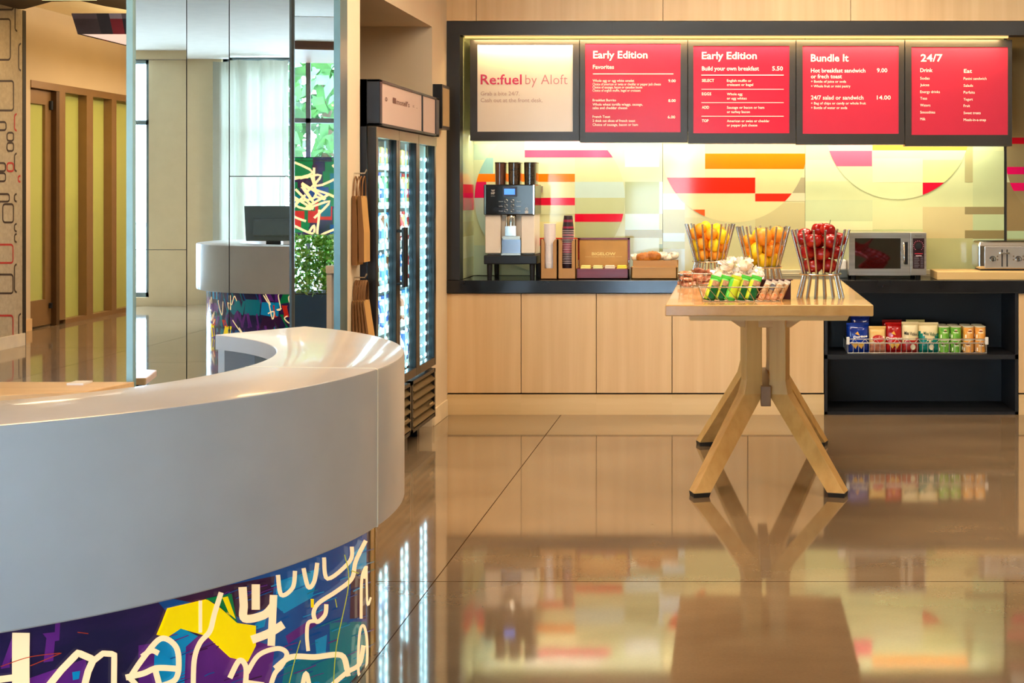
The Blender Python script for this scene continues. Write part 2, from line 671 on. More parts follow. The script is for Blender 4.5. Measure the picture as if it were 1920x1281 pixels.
# ground and trees outside
struct(MB().box(-40, 30, -60, -5.3, -.15, -.05), 'ground', M('pale paving', (190, 186, 176), .8))
leafM = M('tree leaves', (58, 104, 34), .6, rgb2=(28, 66, 18), nscale=(4, 4, 4))
barkM = M('bark', (84, 64, 44), .8)
for k, (x, y, h) in enumerate(((-13.5, -12.0, 5.5), (-7.1, -10.0, 5.0), (-4.9, -14.5, 6.0), (-2.5, -9.0, 4.6))):
    tr = thing('tree', (x, y, 0), 'leafy green tree beyond the lobby windows', 'tree', 'trees beyond the lobby windows')
    MB().tube([(x, y, -.05), (x + .05, y, h * .4), (x, y + .1, h * .7)], [.16, .12, .06]).build('trunk', barkM, tr, smooth=60)
    g = random.Random(k + 3)
    cb = MB()
    for j in range(700):
        a, c_, q = g.uniform(0, 2 * PI), g.uniform(-1, 1), g.random() ** .4
        s_ = math.sqrt(1 - c_ * c_)
        p = Vector((x + 1.9 * q * s_ * math.cos(a), y + 1.9 * q * s_ * math.sin(a), h * .68 + h * .38 * q * c_))
        u = Vector((g.uniform(-1, 1), g.uniform(-1, 1), g.uniform(-1, 1))).normalized() * .2
        v_ = u.orthogonal().normalized() * .11
        cb.add([p - u, p + v_, p + u, p - v_], [(0, 1, 2, 3)])
    cb.build('crown', leafM, tr)

# sheer curtain drawn aside beside the pier
cu = M('sheer green-white curtain', (220, 220, 208), .8, noise=.03)
cn, cl_ = cu.node_tree.nodes, cu.node_tree.links
tl = cn.new('ShaderNodeBsdfTranslucent')
tl.inputs[0].default_value = (*lin((112, 108, 94)), 1)
mx = cn.new('ShaderNodeMixShader')
mx.inputs[0].default_value = .65
cl_.new(cn['Principled BSDF'].outputs[0], mx.inputs[1])
cl_.new(tl.outputs[0], mx.inputs[2])
cl_.new(mx.outputs[0], cn['Material Output'].inputs[0])
cb = MB()
xs = [-6.85 + .02 * i for i in range(48)]
pr = [(x, -4.95 + .05 * math.sin(x * 17) + .02 * math.sin(x * 41)) for x in xs]
for a, b_ in zip(pr[:-1], pr[1:]):
    cb.add([(a[0], a[1], .03), (b_[0], b_[1], .03), (b_[0], b_[1], 3.25), (a[0], a[1], 3.25)], [(0, 1, 2, 3)])
tag(cb.build('curtain', cu, smooth=180), 'sheer pale green curtain hanging beside the tan pier', 'curtain')

struct(MB().box(-3.8, -1.0, -5.1, -3.3, 3.2, 3.3), 'trim_5', wood('dark timber canopy', (120, 68, 30), (86, 44, 18), 'x', .4, .5))
# ceiling panels added out of view to light the lobby
LAMP = M('lamp diffuser', (255, 236, 205), .5, emit=(255, 214, 160), es=3.0, noise=0)
for x, y, z, s_, p_, *lc_ in CEILING:
    lt = thing('added_ceiling_light', (x, y, 3.3), 'flat warm panel light added out of view above the polished floor', 'ceiling light', 'panel lights added above the lobby')
    MB().box(x - s_[0] / 2 - .03, x + s_[0] / 2 + .03, y - s_[1] / 2 - .03, y + s_[1] / 2 + .03, 3.29, 3.3).build('frame', WHITEP, lt)
    MB().box(x - s_[0] / 2, x + s_[0] / 2, y - s_[1] / 2, y + s_[1] / 2, 3.283, 3.291).build('diffuser', LAMP, lt)
    area('lamp', (0, 0, -.03), s_, p_, lc_[0] if lc_ else WARM, parent=lt)

# ================================================================== counter run
# worktop
mb = MB()
mb.box(wx(828, YF), 4.995, YF, 10.195, wz(550, YF), wz(526, YF))
tag(mb.build('worktop', M('black stone worktop', (30, 31, 34), .16, noise=.2, spec=.5), bevel=.003), 'long black stone worktop along the back wall', 'worktop')
ZC = wz(526, YF)
ZU = wz(550, YF)
# maple cabinets
cab_x = [833, 977, 1118, 1260, 1402, 1545]
where = ['leftmost maple cabinet front below the coffee machine', 'second maple cabinet from the cooler, below the tea box',
         'third maple cabinet from the cooler, left of the wooden table', 'maple cabinet hidden in part by the table legs',
         'last maple cabinet beside the black open shelf']
YD = YF + .02
for i in range(5):
    x0, x1 = wx(cab_x[i], YD), wx(cab_x[i + 1], YD)
    c = thing('cabinet', ((x0 + x1) / 2, YD + .27, 0), where[i], 'cabinet', 'maple base cabinets under the worktop')
    MB().box(x0 + .001, x1 - .001, YD + .02, 10.19, .14, ZU).build('body', M('cabinet carcass', (60, 46, 32), .6), c)
    MB().box(x0 + .0025, x1 - .0025, YD, YD + .019, wz(737, YD), ZU - .004).build('door', MAPLE, c, bevel=.0012, bseg=1)
    MB().box(x0, x1, YD - .004, YD + .016, 0, wz(740, YD)).build('plinth', PLINTH, c)
x0 = wx(1910, YD)
c = thing('cabinet', (x0 + .5, YD + .27, 0), 'maple cabinet at the right edge, right of the black open shelf', 'cabinet', 'maple base cabinets under the worktop')
MB().box(x0 + .001, 3.2, YD + .02, 10.19, .14, ZU).build('body', _mats['cabinet carcass'], c)
MB().box(x0, 3.2, YD, YD + .019, wz(737, YD), ZU - .004).build('door', MAPLE, c)
MB().box(x0, 3.2, YD - .004, YD + .016, 0, wz(740, YD)).build('plinth', PLINTH, c)
# black open shelf unit
SH = wz(665, YF + .03)
xa, xb = wx(1546, YD), wx(1909, YD)
su = thing('open_shelf', ((xa + xb) / 2, YD + .25, 0), 'black open shelf unit holding the crisp packets under the worktop', 'shelf')
BL2 = M('matt black shelf board', (26, 26, 29), .45, noise=.12)
MB().box(xa, xa + .02, YD, 10.14, 0, ZU).build('side_panel', BL2, su)
MB().box(xb - .02, xb, YD, 10.14, 0, ZU).build('side_panel', BL2, su)
MB().box(xa, xb, 10.11, 10.14, 0, ZU).build('back_panel', BL2, su)
MB().box(xa, xb, YD + .0, 10.12, SH - .03, SH).build('shelf', BL2, su)
MB().box(xa, xb, YD + .0, 10.12, 0, .02).build('bottom_panel', BL2, su)

# ---- glass backsplash panels with the circle and stripe graphic
COLS = {}


def bc(rgb):
    k = 'glass ink %d %d %d' % rgb
    if k not in COLS:
        COLS[k] = M(k, rgb, .06, noise=.02, spec=.3)
    return COLS[k]


def circle(cx, cy, r, n_=72):
    return [(cx + r * math.cos(2 * PI * i / n_), cy + r * math.sin(2 * PI * i / n_)) for i in range(n_)]


ROSE, ORA, RED, VER, PINK, MAG = (236, 74, 104), (255, 120, 14), (222, 18, 52), (232, 40, 18), (246, 96, 116), (226, 14, 88)
PAN = [
    dict(x=(888, 1243), base=(206, 208, 160), label='glass splashback panel behind the coffee machine', circ=(1031, 372, 141, (218, 216, 160)),
         out=[(888, 270, 940, 300, (182, 200, 168)), (1172, 282, 1236, 313, (232, 232, 212)), (1172, 341, 1236, 401, (176, 182, 132)), (1172, 401, 1236, 431, (204, 224, 212)),
              (1172, 431, 1243, 446, (166, 160, 112)), (1172, 446, 1236, 520, (208, 222, 206)), (1236, 341, 1243, 401, (214, 226, 222)), (1236, 458, 1243, 520, (150, 160, 120)),
              (1120, 452, 1172, 520, (206, 216, 196)), (888, 460, 940, 520, (190, 204, 172))],
         inn=[(888, 296, 925, 326, (150, 190, 176)), (888, 371, 925, 470, (186, 206, 184)), (984, 281.5, 1200, 295.6, ROSE), (885, 326, 1078, 341, ORA), (885, 341, 912, 371, (220, 30, 84)),
              (1078, 296, 1180, 341, (206, 206, 150)), (1078, 341, 1180, 371, (196, 212, 192)), (1078, 371, 1180, 401, (190, 194, 142)), (1078, 416, 1180, 520, (184, 184, 128)),
              (1006, 371, 1078, 385, RED), (1078, 401, 1180, 416, (220, 14, 44)), (1006, 446, 1083, 461, (226, 38, 22)), (1006, 416, 1078, 446, (230, 218, 150)),
              (1006, 385, 1078, 402, (206, 206, 154)), (984, 262, 1145, 281.5, (236, 226, 196))]),
    dict(x=(1243, 1510), base=(212, 204, 148), label='glass splashback panel with the wide orange bars', circ=(1376, 281, 136, (226, 206, 142)),
         out=[(1243, 363, 1284, 393, (206, 222, 226)), (1243, 393, 1284, 437, (190, 186, 138)), (1243, 437, 1284, 453, (206, 224, 226)), (1243, 453, 1284, 467, (186, 186, 136)), (1243, 467, 1284, 520, (208, 224, 224)),
              (1486, 333, 1510, 362, (176, 160, 116)), (1470, 362, 1510, 377, (216, 206, 158)), (1284, 408, 1416, 520, (204, 196, 140)), (1416, 380, 1510, 520, (198, 184, 128))],
         inn=[(1416, 317, 1512, 363, (218, 204, 140)), (1322, 288, 1512, 317, ORA), (1240, 333, 1416, 362.5, VER), (1416, 363, 1500, 377.6, (236, 44, 26)), (1270, 393, 1321.5, 420, (248, 88, 12)),
              (1243, 270, 1322, 333, (226, 216, 160)), (1322, 317, 1416, 333, (230, 212, 148))]),
    dict(x=(1510, 1883), base=(208, 210, 150), label='glass splashback panel behind the microwave with pink and red wedges', circ=(1683, 238, 136, (222, 220, 158)),
         out=[(1510, 300, 1636, 340, (214, 216, 164)), (1636, 388, 1730, 430, (214, 210, 152)), (1730, 388, 1824, 447, (206, 190, 134)), (1636, 430, 1730, 520, (196, 202, 142)), (1510, 375, 1636, 415, (198, 204, 150)),
              (1510, 415, 1636, 432, (224, 220, 164)), (1809, 270, 1824, 342, (176, 166, 112)), (1824, 283, 1883, 388, (196, 202, 146)), (1809, 388, 1883, 402, (146, 130, 88)),
              (1824, 402, 1883, 432, (186, 198, 146)), (1809, 432, 1883, 448, (144, 128, 84)), (1736, 447, 1824, 512, (182, 180, 124)), (1824, 448, 1883, 462, (186, 198, 150)), (1824, 462, 1883, 520, (170, 180, 130))],
         inn=[(1546, 283, 1635, 312, PINK), (1636, 262, 1824, 282, (255, 166, 66)), (1730, 342.5, 1790, 380, (222, 22, 50)), (1636, 297, 1730, 342, (226, 222, 170)), (1730, 300, 1824, 342.5, (216, 212, 140))]),
    dict(x=(1888, 2260), base=(146, 122, 80), label='brown glass splashback panel with magenta bars at the right edge', circ=(2010, 300, 124, (150, 128, 86)),
         out=[(1888, 325, 1960, 342, (196, 196, 150)), (1888, 433, 2000, 448, (178, 194, 146)), (1888, 282, 1905, 300, (170, 176, 120)), (1888, 448, 2260, 520, (160, 156, 106))],
         inn=[(1880, 313, 2260, 327, MAG), (1880, 343, 2260, 358, (236, 16, 92)), (1880, 258, 2260, 270, (196, 14, 34))]),
]
for P_ in PAN:
    px0, px1 = P_['x']
    mb = MB()
    cols = [P_['base']]
    mb.box(wx(px0, YB), wx(px1, YB) - .003, YB, YB + .012, .913, 2.62)
    lay = [0]

    def put(poly, col):
        poly = clip_poly(poly, [(px0, 255), (px1 - .5, 255), (px1 - .5, 529), (px0, 529)])
        if len(poly) < 3:
            return
        if col not in cols:
            cols.append(col)
        lay[0] += 1
        y = YB - .00025 * lay[0]
        k = YB / F
        mb.add([((p[0] - VX) * k, y, max(.9135, EYE - (p[1] - VY) * k)) for p in poly], [tuple(range(len(poly)))], cols.index(col))

    for q in P_['out']:
        put([(q[0], q[1]), (q[2], q[1]), (q[2], q[3]), (q[0], q[3])], q[4])
    cx, cy, r_, cc = P_['circ']
    C_ = circle(cx, cy, r_)
    put(C_, cc)
    for q in P_['inn']:
        put(clip_poly([(q[0], q[1]), (q[2], q[1]), (q[2], q[3]), (q[0], q[3])], C_), q[4])
    o = mb.build('splashback_panel', [bc(c_) for c_ in cols])
    tag(o, P_['label'], 'splashback')
mb = MB()
xs_ = wx(862, YF) - .004
cols = [(196, 200, 150), (200, 60, 50), (204, 28, 70), (210, 216, 176), (190, 190, 140)]
mb.box(xs_ - .012, xs_, YF + .12, YB - .002, .913, 2.62)
for i, (z0, z1, c_) in enumerate(((1.50, 1.56, 1), (1.38, 1.50, 2), (1.05, 1.2, 3), (1.2, 1.3, 4))):
    mb.add([(xs_ + .0006, YF + .14, z0), (xs_ + .0006, YB - .004, z0), (xs_ + .0006, YB - .004, z1), (xs_ + .0006, YF + .14, z1)], [(0, 1, 2, 3)], c_)
tag(mb.build('splashback_panel', [bc(c_) for c_ in cols]), 'narrow glass return panel on the left end of the recess', 'splashback')
# metal trunking along the foot of the glass
tk = MB().box(wx(1425, 10.1), wx(1765, 10.1), 10.09, 10.146, ZC, ZC + .045).box(wx(1425, 10.1), wx(1765, 10.1), 10.084, 10.09, ZC + .016, ZC + .02)
tag(tk.build('cable_trunking', M('pale metal trunking', (206, 190, 150), .35, .3), bevel=.003), 'pale metal trunking along the foot of the splashback', 'trunking')

# ---- menu boards
YM = 9.74
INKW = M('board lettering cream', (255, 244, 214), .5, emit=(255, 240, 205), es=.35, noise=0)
INKR = M('board lettering raspberry', (196, 44, 92), .5, noise=0)
INKP = M('board lettering dusty rose', (196, 112, 122), .5, noise=0)
INKG = M('board lettering faint brown', (178, 140, 132), .5, noise=0)
REDB = M('red menu print', (206, 34, 60), .22, noise=.05, nscale=(2, 2, 2), spec=.4)
REDC = M('faded red menu print', (200, 48, 70), .22, noise=.05, nscale=(2, 2, 2), spec=.4)
CRMB = M('cream menu print', (228, 212, 196), .22, noise=.02, spec=.4)
FRMB = M('satin black board frame', (52, 46, 40), .34, noise=.08)
boards = [
    ((881, 75, 1086, 264), (895, 83, 1074, 247), CRMB, 'cream menu board with the raspberry Re:fuel heading',
     [(901, 158, 77, 19.5, 'Re:fuel', .012, 1), (985, 158, 79, 19.5, 'by Aloft', -.012, 2), (901, 179, 73, 8, 'Grab a bite 24/7.', 0, 3), (901, 191.5, 116, 8, 'Cash out at the front desk.', 0, 3)], []),
    ((1087, 75, 1289, 267), (1097, 82, 1276, 248), REDB, 'red Early Edition menu board headed Favorites',
     [(1112, 109, 102, 14, 'Early Edition', .014, 0), (1111.6, 129, 39.5, 8, 'Favorites', .01, 0), (1111, 153.4, 78, 5, 'Whole egg or egg white omelet', 0, 0),
      (1111, 160, 128, 5, 'Choice of american or swiss or cheddar or pepper jack cheese', 0, 0), (1111, 165.8, 93, 5, 'Choice of sausage, bacon or canadian bacon', 0, 0), (1111, 171.8, 90, 5, 'Choice of english muffin, bagel or croissant', 0, 0),
      (1253, 154, 14, 5.5, '9.00', .01, 0), (1111, 190, 44, 5, 'Breakfast Burrito', 0, 0), (1111, 198, 94, 5, 'Whole wheat tortilla w/eggs, sausage,', 0, 0), (1111, 204.5, 65, 5, 'salsa and cheddar cheese', 0, 0),
      (1253, 191.2, 14, 5.5, '8.00', .01, 0), (1111, 221, 33, 5, 'French Toast', 0, 0), (1111, 228.6, 80, 5, '2 thick cut slices of french toast', 0, 0), (1111, 236, 85, 5, 'Choice of sausage, bacon or ham', 0, 0), (1252, 222, 14, 5.5, '6.00', .01, 0)],
     [(1111.6, 1262.6, 138.5, 1.5)]),
    ((1290, 75, 1492, 269), (1300, 86, 1480, 250), REDB, 'red Early Edition menu board for building your own breakfast',
     [(1316, 110.6, 103, 14, 'Early Edition', .014, 0), (1316, 132, 107, 8, 'Build your own breakfast', .01, 0), (1448, 132, 20, 8, '5.50', .01, 0), (1316, 153.4, 23, 5.5, 'SELECT', .01, 0), (1363, 153.4, 46, 5, 'English muffin or', 0, 0),
      (1363, 161, 49, 5, 'croissant or bagel', 0, 0), (1316, 178.6, 17.5, 5.5, 'EGGS', .01, 0), (1363, 178.6, 29, 5, 'Whole egg', 0, 0), (1363, 186.6, 37, 5, 'or egg whites', 0, 0), (1316, 203.8, 13.5, 5.5, 'ADD', .01, 0),
      (1363, 203.8, 70, 5, 'Sausage or bacon or ham', 0, 0), (1363, 211.9, 43, 5, 'or turkey bacon', 0, 0), (1316, 229, 12.5, 5.5, 'TOP', .01, 0), (1363, 229, 80, 5, 'American or swiss or cheddar', 0, 0), (1363, 237, 57, 5, 'or pepper jack cheese', 0, 0)],
     [(1315, 1469.5, 140.8, 1.5), (1315, 1469.5, 167.4, .9), (1315, 1469.5, 192.4, .9), (1315, 1469.5, 218, .9)]),
    ((1493, 75, 1696, 271), (1505, 86, 1685, 251), REDC, 'faded red Bundle It menu board',
     [(1520.6, 115, 70.6, 14, 'Bundle It', .014, 0), (1520.6, 135.8, 102, 8, 'Hot breakfast sandwich', .01, 0), (1644.3, 135.5, 19.5, 8, '9.00', .01, 0), (1520.6, 146.8, 58, 8, 'or frech toast', .01, 0),
      (1520.6, 155, 66, 5, '+ Bottle of juice or soda', 0, 0), (1520.6, 163.7, 74, 5, '+ Whole fruit or mini pastry', 0, 0), (1520.6, 186.6, 98.5, 8, '24/7 salad or sandwich', .01, 0), (1644.3, 186.6, 26, 8, '14.00', .01, 0),
      (1520.6, 195.8, 103, 5, '+ Bag of chips or candy or whole fruit', 0, 0), (1520.6, 204.3, 68, 5, '+ Bottle of water or soda', 0, 0)], []),
    ((1697, 75, 1898, 274), (1709, 88, 1890, 253), REDC, 'red 24/7 menu board listing drinks and food, at the right end of the row',
     [(1726.7, 115, 40.6, 14, '24/7', .014, 0), (1725.7, 135, 23, 7.5, 'Drink', .01, 0), (1807.6, 136.5, 15, 7.5, 'Eat', .01, 0)] +
     [(1725.5, y, w_, 5.2, s_, 0, 0) for y, w_, s_ in ((149, 17.6, 'Sodas'), (161.4, 17, 'Juices'), (174.5, 37, 'Energy drinks'), (186.7, 13, 'Teas'), (199.6, 19, 'Waters'), (212.7, 28, 'Smoothies'), (225.5, 10, 'Milk'))] +
     [(1807, y, w_, 5.2, s_, 0, 0) for y, w_, s_ in ((149.6, 43, 'Panini sandwich'), (162.7, 17.6, 'Salads'), (175.4, 21, 'Parfaits'), (188.5, 17, 'Yogurt'), (200.7, 12, 'Fruit'), (214, 32, 'Sweet treats'), (227, 42, 'Meals-in-a-snap'))], []),
]
for (fx0, fy0, fx1, fy1), (ix0, iy0, ix1, iy1), pm, lab, lines, rules in boards:
    X0, X1, Z1, Z0 = wx(fx0, YM), wx(fx1, YM), wz(fy0, YM), wz(fy1, YM)
    x0, x1, z1, z0 = wx(ix0, YM), wx(ix1, YM), wz(iy0, YM), wz(iy1, YM)
    bd = thing('menu_board', ((X0 + X1) / 2, YM + .05, Z0), lab, 'menu board', 'menu boards above the counter')
    f_ = MB().box(X0, X1, YM + .012, YM + .11, Z0, Z1)
    g_ = .0015
    f_.box(X0 + g_, x0, YM, YM + .012, Z0, Z1).box(x1, X1 - g_, YM, YM + .012, Z0, Z1).box(x0, x1, YM, YM + .012, z1, Z1).box(x0, x1, YM, YM + .012, Z0, z0)
    f_.build('frame', FRMB, bd)
    MB().box(x0, x1, YM + .006, YM + .012, z0, z1).build('print', pm, bd)
    tb = MB()
    for px, py, w_, cap, s_, bold, mi in lines:
        p = W(px, py, YM)
        p.y = YM + .005
        text_on(tb, s_, p, (1, 0, 0), (0, 0, 1), w_ * YM / F, cap * YM / F, bold, mi)
    for a, b_, y, h in rules:
        tb.box(wx(a, YM), wx(b_, YM), YM + .004, YM + .0055, wz(y + h / 2, YM), wz(y - h / 2, YM), 0)
    tb.build('lettering', [INKW, INKR, INKP, INKG], bd)

# linear lamp over the boards, and the strip that washes the glass below them
xl0, xl1 = wx(866, 9.6), wx(1896, 9.6)
LEDW = M('warm led diffuser', (255, 226, 160), .5, emit=(255, 206, 120), es=1.1, noise=0)
lm = thing('light_strip', ((xl0 + xl1) / 2, 9.64, 2.55), 'slim warm light strip under the black surround above the menu boards', 'light strip')
MB().box(xl0, xl1, 9.645, 9.675, wz(68.0, 9.66), wz(63, 9.66)).build('housing', BLACKM, lm)
MB().box(xl0 + .01, xl1 - .01, 9.648, 9.672, wz(71.5, 9.66), wz(68.0, 9.66)).build('diffuser', LEDW, lm)
area('lamp', (0, .055, .005), (xl1 - xl0 - .1, .03), 25, (1.0, .72, .34), (R(25), 0, 0), parent=lm)
lm = thing('light_strip', ((xl0 + xl1) / 2, 10.0, 1.9), 'warm light strip behind the menu boards washing the glass', 'light strip')
MB().box(xl0, 1.92, 9.98, 10.02, 1.93, 1.96).build('housing', BLACKM, lm)
MB().box(xl0 + .02, 1.9, 9.985, 10.015, 1.924, 1.93).build('diffuser', LEDW, lm)
area('lamp', (.0, 0, .015), (xl1 - xl0 - .04, .04), 19.5, (1.0, .95, .82), (R(14), 0, 0), parent=lm)

# ================================================================== mirrors
MIR = M('silvered mirror', (240, 240, 238), .0, 1.0, noise=0)
SEAM = M('dark mirror seam', (40, 44, 44), .5)
EDGE = M('blue grey mirror edge', (140, 178, 182), .35, .1)
EDGE2 = M('grey green metal mirror edge', (84, 112, 116), .3, .4)
YMR = 7.0


def tile(root, x0, x1, z0, z1, cx, cy, yaw=0.0, pitch=0.0, y=YMR):
    """one mirror tile, turned a little about its own centre"""
    mb = MB().box(-(x1 - x0) / 2, (x1 - x0) / 2, 0, .006, -(z1 - z0) / 2, (z1 - z0) / 2)
    mb.xform(Matrix.Translation((cx, cy, (z0 + z1) / 2)) @ Matrix.Rotation(R(yaw), 4, 'Z') @ Matrix.Rotation(R(pitch), 4, 'X'))
    mb.build('mirror_tile', MIR, root)


mw = thing('mirror_wall', (wx(398, YMR), YMR, 0), 'tall wall of mirror tiles showing the other desk and the pale window wall', 'mirror')
MB().box(wx(241, YMR), wx(546, YMR), YMR + .012, YMR + .06, 0, 3.3).build('backing', SEAM, mw)
MB().box(wx(240, YMR), wx(252, YMR), YMR - .02, YMR + .012, 0, 3.3).build('edge_trim', EDGE, mw)
TL = [(252, 349.0, -40, 111.5, .5, .25), (252, 349.0, 112.4, 468, 0, 0), (252, 349.0, 469, 900, .0, -.05), (350.9, 429.0, -40, 900, .05, 0),
      (430.9, 544.5, -40, 329.9, -.08, .05), (430.9, 544.5, 331.7, 671.9, 0, 0), (430.9, 544.5, 673.7, 900, .1, -.12)]
for a, b_, c_, d_, yw, pt in TL:
    x0, x1 = wx(a, YMR), wx(b_, YMR)
    z1, z0 = min(3.29, wz(c_, YMR)), max(.01, wz(d_, YMR))
    tile(mw, x0, x1, z0, z1, (x0 + x1) / 2, YMR, yw, pt)
mp = thing('mirror_panel', (wx(588, YMR), YMR, 0), 'narrow dark framed mirror column beside the hanging paper bags', 'mirror')
MB().box(wx(545, 6.95), wx(549, 6.95), 6.93, 7.06, 0, 3.3).build('edge_trim', M('dark mirror frame', (38, 44, 42), .3, .3), mp)
MB().box(wx(628, 6.95), wx(640, 6.95), 6.93, 7.06, 0, 3.3).build('edge_trim', EDGE2, mp)
MB().box(wx(546, YMR), XL + .0, 7.062, 7.08, 0, 3.3).build('backing', SEAM, mp)
AN = 7.0
for c_, d_, yw, pt in ((-40, 30, 0, .6), (31, 301, 0, 0), (302, 440, 0, 0), (441, 900, 0, 0)):
    x0, x1 = wx(549, 6.97), wx(628, 6.97)
    tile(mp, x0, x1 , max(.01, wz(d_, 6.97)), min(3.29, wz(c_, 6.97)), (x0 + x1) / 2, 6.985, AN + yw, pt)

# ================================================================== reception desks
CONC = M('pale cast concrete', (208, 207, 208), .30, rgb2=(192, 191, 192), nscale=(2.2, 2.2, 2.2), detail=8, spec=.5, coat=.35, croughness=.07)
SEAMC = M('pale concrete seam', (252, 246, 230), .4)
INNER = M('grey desk inside', (124, 118, 110), .5)
BRASS = M('brass edge strip', (216, 180, 104), .25, .5)
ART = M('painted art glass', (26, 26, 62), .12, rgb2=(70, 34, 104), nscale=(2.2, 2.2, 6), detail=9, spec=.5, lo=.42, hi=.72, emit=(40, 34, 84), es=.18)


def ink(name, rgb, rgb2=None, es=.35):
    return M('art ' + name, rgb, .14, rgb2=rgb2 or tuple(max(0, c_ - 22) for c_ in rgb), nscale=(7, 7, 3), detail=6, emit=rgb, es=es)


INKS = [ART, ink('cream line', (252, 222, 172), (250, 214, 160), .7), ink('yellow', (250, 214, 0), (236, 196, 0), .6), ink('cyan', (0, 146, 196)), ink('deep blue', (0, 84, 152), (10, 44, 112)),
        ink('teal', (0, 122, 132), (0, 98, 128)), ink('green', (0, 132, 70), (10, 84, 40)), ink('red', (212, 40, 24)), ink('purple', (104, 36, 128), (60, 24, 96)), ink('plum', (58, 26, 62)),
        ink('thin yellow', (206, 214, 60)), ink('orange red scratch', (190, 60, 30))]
RO, RI, RA = 1.475, 1.06, 1.373
ZT, ZB = .97, .492


def desk(c, a0, a1, label, seams_):
    t = thing('reception_desk', (c[0], c[1], 0), label, 'reception desk')
    q = .008
    prof = [(RI, ZT - .002), (RI + .002, ZT), (RO - q, ZT), (RO - q * .3, ZT - q * .3), (RO, ZT - q), (RO, ZB + .004), (RO - .004, ZB), (RO - .06, ZB), (RO - .06, ZT - .055), (RI, ZT - .055)]
    mb = MB().sweep(prof, a0, a1, c, 72)
    for s_ in seams_:
        mb.sweep([(RI - .0008, ZT + .0008), (RO - q, ZT + .0008), (RO + .0002, ZT - q * .4), (RO + .0012, ZT - q), (RO + .0012, ZB - .0005), (RO - .03, ZB), (RO - .03, ZT - .04), (RI, ZT - .04)], s_ - .11, s_ + .11, c, 1, 1)
    fixn(mb.build('concrete_counter', [CONC, SEAMC], t, smooth=35))
    ib = MB().sweep([(1.2, 0), (1.22, 0), (1.22, ZT - .056), (1.2, ZT - .056)], a0 + 1, a1 - 1, c, 48)
    fixn(ib.build('inner_panel', INNER, t, smooth=35))
    for a in (a0 + .1, a1 - 2.2):
        ep = MB().sweep([(RI + .01, 0), (RA - .05, 0), (RA - .05, ZT - .056), (RI + .01, ZT - .056)], a, a + 2.1, c, 2)
        fixn(ep.build('end_panel', CONC, t, smooth=35))
    return t


def art_panel(t, c, a0, a1, flats):
    """painted cylinder; flats = list of (ink index, polygon on the surface in (angle deg, z))"""
    mb = MB().sweep([(RA - .02, 0), (RA, 0), (RA, ZB + .05), (RA - .02, ZB + .05)], a0, a1, c, 90)
    for ent in flats:
        mi, poly = ent[0], ent[1]
        r = RA + .0006 + .00006 * (ent[2] if len(ent) > 2 else 0)
        mb.add([(c[0] + r * math.cos(R(a)), c[1] + r * math.sin(R(a)), z) for a, z in poly], [tuple(range(len(poly)))], mi)
    o = mb.build('art_panel', INKS, t)
    o['label'] = 'painted glass front with cream scribbles on blue, teal and yellow'
    return o


def strips(line, wd):
    """quads along a polyline in the plane, width wd"""
    L_ = [Vector(p) for p in line]
    a, b_ = [], []
    for i, p in enumerate(L_):
        d_ = L_[min(i + 1, len(L_) - 1)] - L_[max(i - 1, 0)]
        d_ = d_.normalized() if d_.length > 1e-6 else Vector((1, 0))
        nn = Vector((-d_.y, d_.x)) * wd / 2
        a.append(p + nn)
        b_.append(p - nn)
    return [[a[i], a[i + 1], b_[i + 1], b_[i]] for i in range(len(L_) - 1)]


DC = (-2.53, 4.45)
dk = desk(DC, -66, 55, 'big round-ended pale concrete reception desk with painted front', (-6.0,))


def on_cyl(px, py):
    """where the sight line through a picture point meets the near side of the painted cylinder"""
    px = min(px, 699.3)
    k = (px - VX) / F
    # x = k*y ; (k y - cx)^2 + (y - cy)^2 = r^2
    r = RA + .001
    A_ = k * k + 1
    B_ = -2 * (k * DC[0] + DC[1])
    C_ = DC[0] ** 2 + DC[1] ** 2 - r * r
    D_ = max(0, B_ * B_ - 4 * A_ * C_)
    y = (-B_ - math.sqrt(D_)) / (2 * A_)
    x = k * y
    return (math.degrees(math.atan2(y - DC[1], x - DC[0])), max(0.004, wz(py, y)))


def A6(x, y):
    return (x / 3.992, 960 + y / 3.992)


def A7(x, y):
    return (360 + x / 3.992, 960 + y / 3.992)


flats = []
layer = [0]


def clip_below(poly):
    return [(a, min(z, ZB + .045)) for a, z in poly]


def patch(mi, pts, crop, sub=1):
    P = [crop(*p) for p in pts]
    # split long edges so the patch follows the curve; triangulate as thin vertical slices
    xs__ = [p[0] for p in P]
    x0, x1 = min(xs__), max(xs__)
    n_ = max(2, int((x1 - x0) / 9))
    layer[0] += 1
    for i in range(n_):
        u0, u1 = x0 + (x1 - x0) * i / n_, x0 + (x1 - x0) * (i + 1) / n_
        # subject must be simple; clip by the slab
        q = clip_poly(P, [(u0, -1e4), (u1, -1e4), (u1, 1e4), (u0, 1e4)])
        if len(q) >= 3:
            flats.append((mi, clip_below([on_cyl(*p) for p in q]), layer[0]))


def stroke(pts, wd, crop, mi=1, smooth=True):
    P = [crop(*p) for p in pts]
    if smooth:
        P = smooth_line(P, 6)
    else:
        P = [tuple(Vector(P[i]).lerp(Vector(P[i + 1]), j / 6)) for i in range(len(P) - 1) for j in range(6)] + [P[-1]]
    layer[0] += 1
    for q in strips(P, wd / 3.992):
        flats.append((mi, clip_below([on_cyl(*p) for p in q]), layer[0]))


